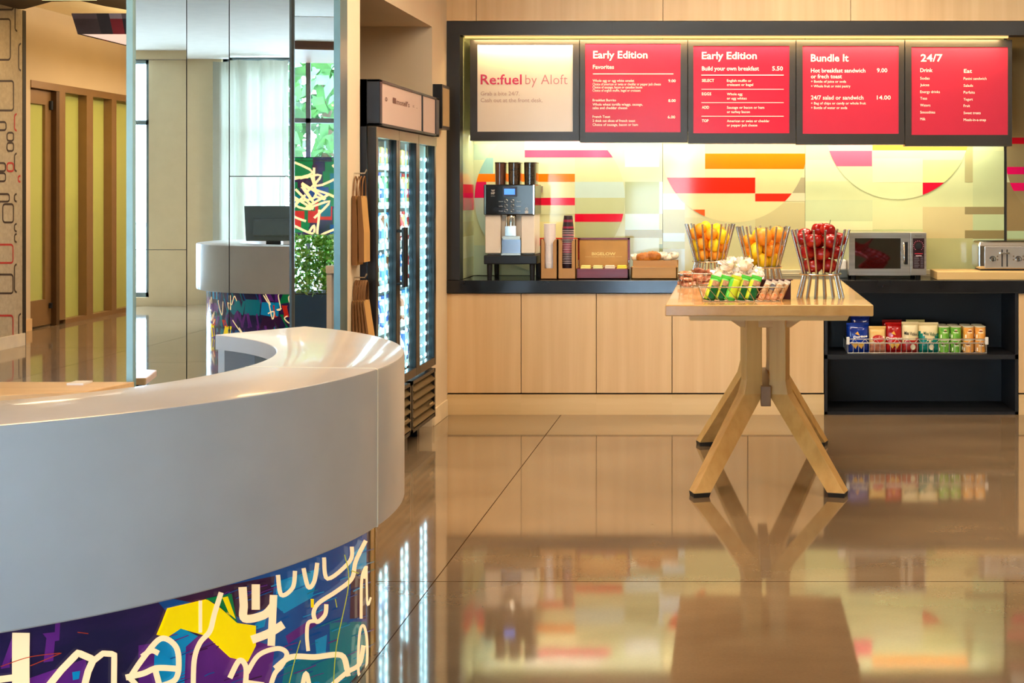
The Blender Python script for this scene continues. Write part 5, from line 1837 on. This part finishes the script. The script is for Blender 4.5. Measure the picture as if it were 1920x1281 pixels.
# tea box
YT = 9.74
tx0, tx1 = wx(1080, YT), wx(1179, YT)
REDW = M('dark red lacquered wood', (128, 22, 26), .3, rgb2=(104, 14, 20), nscale=(3, 30, 30))
tbx = thing('tea_box', ((tx0 + tx1) / 2, YT + .1, ZC), 'open dark red wooden tea box with a lettered tan lid lining', 'tea box')
bz = wz(504, YT)
MB().box(tx0, tx1, YT, YT + .008, ZC, bz).box(tx0, tx1, YT + .192, YT + .2, ZC, bz).box(tx0, tx0 + .008, YT, YT + .2, ZC, bz).box(tx1 - .008, tx1, YT, YT + .2, ZC, bz).box(tx0, tx1, YT, YT + .2, ZC, ZC + .008).build('box', REDW, tbx)
lz0, lz1 = bz + .003, wz(446, YT + .2)
lx0, lx1 = wx(1083, YT + .2), wx(1181, YT + .2)
ly = YT + .2
lid = MB().box(lx0, lx1, ly, ly + .02, lz0, lz1).box(lx0, lx0 + .014, ly - .012, ly, lz0, lz1).box(lx1 - .014, lx1, ly - .012, ly, lz0, lz1).box(lx0, lx1, ly - .012, ly, lz1 - .012, lz1)
lo_ = lid.build('lid', REDW, tbx)
MB().box(lx0 + .014, lx1 - .014, ly - .004, ly, lz0, lz1 - .012).build('lid_lining', M('tan lid lining', (200, 146, 72), .5), lo_)
tb = MB()
cxl = (lx0 + lx1) / 2
text_on(tb, 'BIGELOW', (cxl - .083, ly - .005, lz0 + (lz1 - lz0) * .40), (1, 0, 0), (0, 0, 1), .166, .021, .02)
tb.box(cxl - .13, cxl - .086, ly - .0052, ly - .0045, lz0 + (lz1 - lz0) * .345, lz0 + (lz1 - lz0) * .352).box(cxl + .086, cxl + .13, ly - .0052, ly - .0045, lz0 + (lz1 - lz0) * .345, lz0 + (lz1 - lz0) * .352)
text_on(tb, 'FAMILY TEA BLENDERS', (cxl - .08, ly - .005, lz0 + (lz1 - lz0) * .33), (1, 0, 0), (0, 0, 1), .16, .007, 0)
tb.build('lettering', M('pale gold lettering', (250, 222, 140), .4), lo_)
for x in (lx0 + .006, lx1 - .006):
    MB().tube([(x, ly - .02, bz - .01), (x, ly - .016, bz + .05)], .004, 8).build('lid_stay', CHROME, lo_, smooth=60)
tc = [(240, 222, 130), (226, 220, 150), (226, 206, 180), (246, 216, 60)]
tl_ = ['first pale yellow tea sachet from the left in the tea box', 'second tea sachet from the left, pale green-yellow', 'third tea sachet from the left, cream with a grey top', 'rightmost tea sachet, bright yellow']
for k in range(4):
    x = tx0 + .026 + k * .083
    mb = MB().box(x, x + .07, YT + .03, YT + .11, ZC + .05, bz + .008).box(x + .003, x + .067, YT + .035, YT + .105, bz + .008, bz + .02, 1)
    o = mb.build('tea_sachet', [M('sachet front %d' % k, tuple(int(c_ * .96) for c_ in tc[k]), .4), M('sachet top %d' % k, tc[k], .35)], bevel=.004)
    tag(o, tl_[k], 'tea sachet')

# wooden box of pastries
YW = 9.72
wx0, wx1 = wx(1183, YW), wx(1270, YW)
BAM = wood('bamboo box', (196, 146, 76), (172, 120, 56), 'x', .4, .7)
wb = thing('wooden_box', ((wx0 + wx1) / 2, YW + .1, ZC), 'stepped bamboo box of wrapped pastries on the worktop', 'wooden box')
fz, bz2 = wz(501, YW), wz(488.5, YW + .1)
MB().box(wx0, wx1, YW, YW + .01, ZC, fz).box(wx0, wx0 + .01, YW, YW + .2, ZC, fz).box(wx1 - .01, wx1, YW, YW + .2, ZC, fz).box(wx0, wx1, YW + .19, YW + .2, ZC, bz2).box(wx0, wx1, YW, YW + .2, ZC, ZC + .01).build('box', BAM, wb, bevel=.002)
MB().box(wx0 + .008, wx1 - .002, YW + .09, YW + .10, ZC + .01, bz2).build('divider', BAM, wb, bevel=.002)
CRO = M('golden croissant crust', (206, 126, 44), .4, rgb2=(160, 86, 26), nscale=(40, 40, 40), bump=.3)


def croissant(c, L_, r, rz, label):
    pts = [Vector((L_ / 2 * math.sin(t_), .25 * L_ * (1 - math.cos(t_)), 0)) for t_ in [R(-75 + 15 * k) for k in range(11)]]
    rad = [r * (.25 + .75 * math.cos(R(-75 + 15 * k)) ** .8) * (1 + .12 * (k % 2)) for k in range(11)]
    o = MB().tube(pts, rad, 12).build('croissant', CRO, smooth=60, loc=(0, 0, 0))
    o.location = c
    o.rotation_euler = (0, 0, rz)
    return tag(o, label, 'pastry')


croissant((wx(1208, YW), YW + .125, bz2 + .018), .11, .036, .2, 'golden croissant at the left of the bamboo box')
croissant((wx(1222, YW), YW + .125, bz2 + .028), .10, .034, 2.9, 'dark golden croissant heaped right of the other in the bamboo box')
for k, (px, lab) in enumerate(((1193, 'pale wrapped roll at the left end of the bamboo box'), (1238, 'pale wrapped roll right of the croissants'), (1252, 'wrapped roll second from the right end of the bamboo box'), (1263, 'pale wrapped roll at the right end of the bamboo box'))):
    mb = MB().ball((0, 0, 0), (.036, .034, .027), 14, 9, 0, .05, g)
    for q_ in range(9):
        a = g.uniform(0, 2 * PI)
        p = Vector((math.cos(a) * .03, math.sin(a) * .028, .01))
        u = Vector((g.uniform(-1, 1), g.uniform(-1, 1), g.uniform(.2, 1))).normalized() * .02
        v_ = u.orthogonal().normalized() * .01
        mb.add([p - v_, p + v_, p + u + v_ * .7, p + u - v_ * .6], [(0, 1, 2, 3)], 1)
    o = mb.build('wrapped_roll', [ROLL, CRK], smooth=35, loc=(0, 0, 0))
    o.location = (wx(px, YW + .12), YW + .14 + .01 * (k % 2), bz2 + .018 + .012 * (k % 2))
    tag(o, lab, 'roll')

# napkin holder beside the oven
nx0, nx1 = wx(1571, 9.85), wx(1590, 9.85)
nh = thing('napkin_holder', ((nx0 + nx1) / 2, 9.9, ZC), 'grey holder of white napkins left of the microwave', 'napkin holder')
MB().box(nx0, nx1, 9.85, 9.99, ZC, wz(505, 9.85)).build('holder', M('slate grey holder', (84, 92, 92), .4), nh, bevel=.006)
MB().box(nx0 + .008, nx1 - .008, 9.87, 9.97, wz(505, 9.85) - .01, wz(487, 9.85)).build('napkin_stack', M('white napkins', (240, 236, 226), .8), nh, bevel=.014, bseg=3)

# microwave
YO = 9.70
o0, o1 = wx(1592, YO), wx(1737, YO)
oz0, oz1 = wz(516.5, YO), wz(436.5, YO)
mwv = thing('microwave', ((o0 + o1) / 2, YO + .19, ZC), 'stainless steel microwave with a dial on the black worktop', 'microwave')
MB().box(o0, o1, YO + .018, YO + .38, oz0, oz1).build('case', STEEL, mwv, bevel=.004)
dx1 = wx(1707, YO)
z447, z504 = wz(447, YO), wz(504, YO)
xw0, xw1 = wx(1603, YO), wx(1689, YO)
db = MB().box(o0, xw0, YO, YO + .018, oz0, oz1).box(xw1, dx1 - .001, YO, YO + .018, oz0, oz1).box(xw0, xw1, YO, YO + .018, z447, oz1).box(xw0, xw1, YO, YO + .018, oz0, z504)
do_ = db.build('door', STEEL, mwv)
MB().box(xw0, xw1, YO + .004, YO + .012, z504, z447).build('door_window', M('black oven glass', (10, 8, 8), .02, noise=0, spec=.5, ior=2.3), do_)
MB().box(wx(1696, YO), wx(1702, YO), YO - .003, YO + .001, wz(496, YO), wz(454, YO)).build('handle_recess', DARK, do_)
MB().tube([(wx(1694.5, YO), YO + .0, wz(494, YO)), (wx(1694.5, YO), YO - .028, wz(491, YO)), (wx(1694.5, YO), YO - .028, wz(459, YO)), (wx(1694.5, YO), YO, wz(456, YO))], .006, 8).build('door_handle', CHROME, do_, smooth=60)
MB().box(dx1 + .001, o1, YO, YO + .018, oz0, oz1).build('control_frame', STEEL, mwv, bevel=.002)
MB().box(wx(1711.5, YO), wx(1733, YO), YO - .002, YO + .002, z504, z447).build('control_panel', M('dark maroon control panel', (40, 14, 18), .3), mwv)
cd = W(1722, 461, YO)
tb = MB()
for k in range(14):
    a = R(-50 + 280 / 13 * k)
    x, z = cd.x + .033 * math.cos(a), cd.z + .033 * math.sin(a)
    tb.box(x - .0022, x + .0022, YO - .0035, YO - .002, z - .0022, z + .0022, 0)
for i in range(7):
    zz = wz(482 + i * 3.1, YO)
    tb.box(wx(1714, YO), wx(1722 + (i % 3), YO), YO - .003, YO - .002, zz - .0022, zz + .0022, 1)
    tb.box(wx(1726, YO), wx(1731, YO), YO - .003, YO - .002, zz - .0022, zz + .0022, 1)
tb.box(wx(1715, YO), wx(1730, YO), YO - .003, YO - .002, wz(476.4, YO), wz(475, YO), 2).box(wx(1717, YO), wx(1728, YO), YO - .003, YO - .002, wz(480.4, YO), wz(479, YO), 3)
tb.build('panel_print', [M('pink dial marks', (226, 120, 140), .5), M('grey panel print', (110, 104, 110), .5), M('red panel print', (190, 30, 50), .5), M('pale panel print', (214, 190, 196), .5)], mwv)
kn = MB().lathe([(.021, 0), (.020, .014), (.0, .015)], n=24)
kn.xform(Matrix.Translation((cd.x, YO - .002, cd.z)) @ Matrix.Rotation(R(90), 4, 'X'))
kn.build('dial', DARK, mwv, smooth=40)
tb = MB()
text_on(tb, 'Panasonic', W(1716, 443, YO) + Vector((0, -.001, 0)), (1, 0, 0), (0, 0, 1), 12 * YO / F, .006, .01)
tb.build('lettering', M('dark oven lettering', (70, 58, 48), .5), mwv)
for x in (o0 + .035, o1 - .05):
    for y in (YO + .05, YO + .33):
        MB().lathe([(.016, 0), (.018, oz0 - ZC)], (x, y, ZC), 14).build('foot', DARK, mwv, smooth=40)

# cutting board and toaster
YB2 = 9.66
cbd = MB().box(wx(1757, YB2), wx(2110, YB2), YB2, YB2 + .34, ZC, wz(509.5, YB2))
tag(cbd.build('cutting_board', wood('pale cutting board', (228, 192, 128), (212, 172, 108), 'x', .45, .5), bevel=.004), 'thick pale wooden cutting board under the toaster', 'cutting board')
ZB2 = wz(509.5, YB2)
YTO = 9.78
to0, to1 = wx(1834, YTO), wx(2010, YTO)
tz0, tz1 = wz(507.5, YTO), wz(453, YTO)
to = thing('toaster', ((to0 + to1) / 2, YTO + .13, ZB2), 'shiny four-slice toaster at the right edge, standing on the cutting board', 'toaster')
sl = MB().loft([[(x, YTO + .13 + (y - .13) * s_, z) for x, y in ((to0 + d_, .0), (to1 - d_, .0), (to1 - d_, .26), (to0 + d_, .26))] for z, s_, d_ in ((tz0 + .008, .96, .008), (tz0 + .03, 1, 0), (tz1 - .03, 1, 0), (tz1 - .006, .93, .006), (tz1, .86, .016))])
fixn(sl.build('shell', CHROME, to, bevel=.012, bseg=3))
MB().box(to0 + .02, to1 - .02, YTO + .02, YTO + .24, ZB2, tz0 + .01).build('base', BLACKM, to)
px0_ = wx(1846, YTO)
fp = MB().box(px0_, to1 - .03, YTO - .006, YTO + .004, tz0 + .014, wz(462, YTO))
fo = fp.build('front_panel', M('pale steel toaster front', (232, 226, 222), .22, .85, noise=.04), to, bevel=.004)
for a in (1861, 1909):
    c_ = W(a, 486, YTO)
    kb = MB().lathe([(.018, 0), (.016, .016), (.0, .017)], n=20)
    kb.xform(Matrix.Translation((c_.x, YTO - .006, c_.z)) @ Matrix.Rotation(R(90), 4, 'X'))
    ko = kb.build('knob', CHROME, fo, smooth=40)
    MB().tube([(c_.x + .021 * math.cos(R(t1)), YTO - .0075, c_.z + .021 * math.sin(R(t1))) for t1 in range(-40, 200, 24)], .0018, 6).box(c_.x - .003, c_.x + .004, YTO - .0255, YTO - .0225, c_.z - .012, c_.z + .012).build('knob_mark', DARK, ko)
for a in (1870, 1900, 1918):
    for yy in (480.5, 487):
        c_ = W(a, yy, YTO)
        MB().box(c_.x - .004, c_.x + .004, YTO - .009, YTO - .005, c_.z - .004, c_.z + .004).build('button', M('bronze button', (110, 82, 50), .4), fo)
for a in (1878.5, 1888):
    c_ = W(a, 486, YTO)
    MB().box(c_.x - .004, c_.x + .004, YTO - .0075, YTO - .005, wz(500, YTO), wz(468, YTO)).build('lever_slot', DARK, fo)
    MB().box(c_.x - .016, c_.x + .016, YTO - .03, YTO - .006, wz(476.5, YTO), wz(473, YTO)).build('lever', CHROME, fo, bevel=.002)
for y in (.06, .10, .15, .19):
    MB().box(to0 + .03, to1 - .05, YTO + y, YTO + y + .022, tz1 - .002, tz1 + .001).build('slot', DARK, to)

# ================================================================== crisps on the open shelf
YS = 9.68
bx0, bx1 = wx(1590, YS), wx(1850, YS)
BASK = M('pale wire rack', (214, 208, 200), .3, .7)
bk = thing('wire_basket', ((bx0 + bx1) / 2, YS + .17, SH), 'long pale wire rack of crisps on the black shelf', 'wire basket')
h1, h2 = wz(643.5, YS) - SH, wz(636, YS) - SH
rm = MB().tube([(bx0, YS, SH + h1), (bx1, YS, SH + h1), (bx1, YS + .36, SH + h1), (bx0, YS + .36, SH + h1)], .0042, 8, closed=True)
rm.tube([(bx0, YS, SH + h2), (bx1, YS, SH + h2), (bx1, YS + .36, SH + h2), (bx0, YS + .36, SH + h2)], .0028, 8, closed=True)
rm.build('rim', BASK, bk, smooth=60)
sw = MB()
for i in range(27):
    x = bx0 + (bx1 - bx0) * i / 26
    sw.tube([(x, YS, SH + h1), (x, YS + .01, SH + .003), (x, YS + .35, SH + .003), (x, YS + .36, SH + h1)], .0022, 6)
for i in range(10):
    y = YS + .36 * i / 9
    for x in (bx0, bx1):
        sw.tube([(x, y, SH + h1), (x, y, SH + .003)], .0022, 6)
for i in range(13):
    x = bx0 + (bx1 - bx0) * (i + .25) / 13
    sw.tube([(x, YS, SH + h1), (x + .025, YS, SH + h2), (x + .05, YS, SH + h1)], .002, 6)
sw.tube([(bx0, YS + .01, SH + .004), (bx1, YS + .01, SH + .004)], .003, 6)
sw.build('side_wire', BASK, bk, smooth=60)
for x in (bx0, bx1):
    MB().box(x - .011, x + .011, YS - .01, YS + .012, SH + h1 - .01, SH + h2 + .014).build('corner_clip', WHITEP, bk, bevel=.004)


def chips_shape(tb, w_, h_, th):
    for u in (.36, .62):
        x = (u - .5) * w_
        tb.add([(x - .026, -th * .56 - .002, h_ * .30), (x + .026, -th * .56 - .002, h_ * .31), (x + .004, -th * .56 - .002, h_ * .12)], [(0, 1, 2)], 4)
    tb.add([(-.02, -th * .56 - .002, h_ * .66), (.012, -th * .56 - .002, h_ * .60), (-.002, -th * .56 - .002, h_ * .75)], [(0, 1, 2)], 4)


def disc_shape(tb, w_, h_, th):
    tb.add([(w_ * .12 + .017 * math.cos(k * PI / 9), -th * .55 - .002, h_ * .18 + .02 * math.sin(k * PI / 9)) for k in range(18)], [tuple(range(18))], 5)


def munch_shape(tb, w_, h_, th):
    tb.add([(w_ * .02 + .04 * math.cos(k * PI / 9), -th * .53 - .001, h_ * .55 + .026 * math.sin(k * PI / 9)) for k in range(18)], [tuple(range(18))], 2)


BLU = M('blue foil', (20, 62, 170), .18, rgb2=(8, 36, 120), nscale=(14, 14, 14), coat=.4)
DBLU = M('dark blue foil', (12, 24, 84), .16, rgb2=(30, 50, 130), nscale=(14, 14, 14), coat=.4)
REF = M('red foil', (204, 24, 20), .18, rgb2=(150, 10, 12), nscale=(14, 14, 14), coat=.4)
DRF = M('dark red foil', (110, 12, 14), .18, coat=.4)
TAN = M('tan foil', (226, 180, 96), .25, rgb2=(240, 206, 140), nscale=(9, 9, 9))
RBR = M('brown snack picture', (170, 84, 60), .3, rgb2=(224, 150, 110), nscale=(40, 40, 40))
CRF = M('cream foil', (240, 224, 176), .25, rgb2=(226, 204, 150), nscale=(9, 9, 9))
CRD = M('olive cream foil', (176, 164, 104), .25)
BRK = M('brick red foil', (180, 44, 36), .22)
TEA = M('teal foil', (14, 140, 122), .22, rgb2=(10, 112, 100), nscale=(9, 9, 9))


def packet(px0, px1, py, yoff, th, mats, zones, label, text, extra, group=None, tilt=-6, name='crisp_packet', seed=1):
    Y = YS + yoff
    X0_, X1_ = wx(px0, Y), wx(px1, Y)
    h_ = wz(py, Y) - SH - .012
    m4 = Matrix.Translation(((X0_ + X1_) / 2, Y + th / 2, SH + .006)) @ Matrix.Rotation(R(tilt), 4, 'X')
    return pouch(name, X1_ - X0_, h_, th, mats, zones, label, 'crisps', group, m4, text, random.Random(seed), extra)


packet(1588, 1630, 608, .018, .05, [BLU, DBLU], lambda u, v: 0, 'blue crisp packet at the front left of the wire rack', [('Doritos', .30, .50, .62, .085, 0, .10)], chips_shape, seed=2)
packet(1596, 1632, 594, .10, .05, [DBLU, BLU], lambda u, v: 0, 'dark blue crisp packet behind the front blue packet', [('Doritos', .3, .55, .5, .05, 0, 0)], None, tilt=-3, seed=3)
packet(1630, 1662, 614, .018, .045, [TAN, RBR], lambda u, v: 1 if v < .3 else 0, 'tan snack packet between the blue and red packets', [('munchies', .12, .52, .78, .11, 0, .12)], munch_shape, seed=4)
packet(1661, 1693, 607, .03, .05, [REF, DRF], lambda u, v: 0, 'red crisp packet at the front of the wire rack', [('Doritos', .04, .44, .92, .10, 0, 0)], chips_shape, seed=5)
packet(1655, 1692, 602, .12, .05, [DRF, REF], lambda u, v: 0, 'dark red crisp packet behind the front red packet', [('Doritos', .3, .55, .5, .05, 0, 0)], None, tilt=-3, seed=6)
packet(1692, 1724, 606, .018, .05, [CRF, BRK], lambda u, v: 1 if v < .42 + .12 * (u - .5) else 0, 'cream and brick red crisp packet beside the teal one', [('Miss Vickie\'s', .12, .62, .84, .12, 1, -.12)], disc_shape, seed=7)
packet(1723, 1761, 607, .018, .05, [CRF, TEA], lambda u, v: 1 if v < (.36 + abs(u - .55) * .7) else 0, 'cream and teal crisp packet beside the green tubs', [('Miss Vickie\'s', .24, .62, .74, .12, 3, -.12)], disc_shape, seed=8)
packet(1700, 1735, 602, .11, .05, [CRD, CRF], lambda u, v: 0, 'olive cream packet standing behind the two cream packets', [('Miss Vickie\'s', .2, .6, .5, .06, 1, 0)], None, tilt=-3, seed=9)
# small crisp tubs, two high and three deep
TG = [M('green tub', (96, 182, 38), .25), M('green tub lower art', (150, 206, 84), .3, rgb2=(80, 160, 40), nscale=(30, 30, 30))]
TO = [M('orange tub', (246, 156, 30), .25), M('orange tub lower art', (240, 190, 110), .3, rgb2=(240, 150, 40), nscale=(30, 30, 30))]
TLID = M('translucent tub lid', (214, 170, 100), .3)
TSEAL = M('cream tub rim', (226, 220, 190), .35)
TR, TH = .0365, .088


def tub(mats, label, group, loc):
    t = thing('crisp_tub', (0, 0, 0), label, 'crisp tub', group)
    MB().lathe([(TR - .003, 0), (TR, .003), (TR, .026), (TR, TH - .009), (TR - .001, TH - .006)], n=24, mis=[0, 1, 1, 0, 0]).build('tub', mats, t, smooth=40)
    MB().lathe([(TR + .001, TH - .007), (TR + .0012, TH - .001), (TR - .001, TH)], n=24).build('lid', TSEAL, t, smooth=40)
    tb = MB()

    def curve(n0):
        for i in range(n0, len(tb.v)):
            x, y, z = tb.v[i]
            a = x / TR
            rr_ = TR + .0006 - y
            tb.v[i] = (rr_ * math.sin(a), -rr_ * math.cos(a), z)
    for x0_, x1_, z0_, z1_, mi in ((-.013, .010, .052, .056, 1), (-.012, .009, .063, .067, 0), (-.006, .004, .057, .062, 2)):
        n0 = len(tb.v)
        for k in range(4):
            xa_, xb_ = x0_ + (x1_ - x0_) * k / 4, x0_ + (x1_ - x0_) * (k + 1) / 4
            tb.add([(xa_, 0, z0_), (xb_, 0, z0_), (xb_, 0, z1_), (xa_, 0, z1_)], [(0, 1, 2, 3)], mi)
        curve(n0)
    n0 = len(tb.v)
    text_on(tb, 'Pringles', (-.018, -.0002, .043), (1, 0, 0), (0, 0, 1), .034, .008, .03, 0)
    curve(n0)
    n0 = len(tb.v)
    tb.add([(-.034, 0, .01), (-.026, 0, .01), (-.026, 0, .032), (-.034, 0, .032)], [(0, 1, 2, 3)], 0)
    curve(n0)
    tb.build('print', [INKW, _mats['dark print'], _mats['red print']], t)
    t.location = loc
    return t


tubs = {}
for col, (kind, px) in enumerate((('green', 1770), ('green', 1792), ('orange', 1815.5), ('orange', 1838))):
    for lvl in range(2):
        for row in range(3):
            Y = YS + .055 + row * .078
            loc = (wx(px, YS + .055), Y, SH + .006 + lvl * (TH + .001))
            pos = ('left' if col % 2 == 0 else 'right')
            if row == 0:
                lab = '%s crisp tub, %s of the front pair of %s ones, in the %s layer' % (kind, pos, kind, 'top' if lvl else 'bottom')
                grp = '%s crisp tubs' % kind
            else:
                lab = '%s crisp tub standing behind the front %s tubs' % (kind, kind)
                grp = '%s crisp tubs behind the front row' % kind
            if kind not in tubs:
                o = tub(TG if kind == 'green' else TO, lab, grp, loc)
                tubs[kind] = o
            else:
                o = copy_tree(tubs[kind])
                o['label'], o['group'] = lab, grp
                o.location = loc
            o.rotation_euler = (0, 0, R((col * 17 + lvl * 23 + row * 31) % 30 - 15))
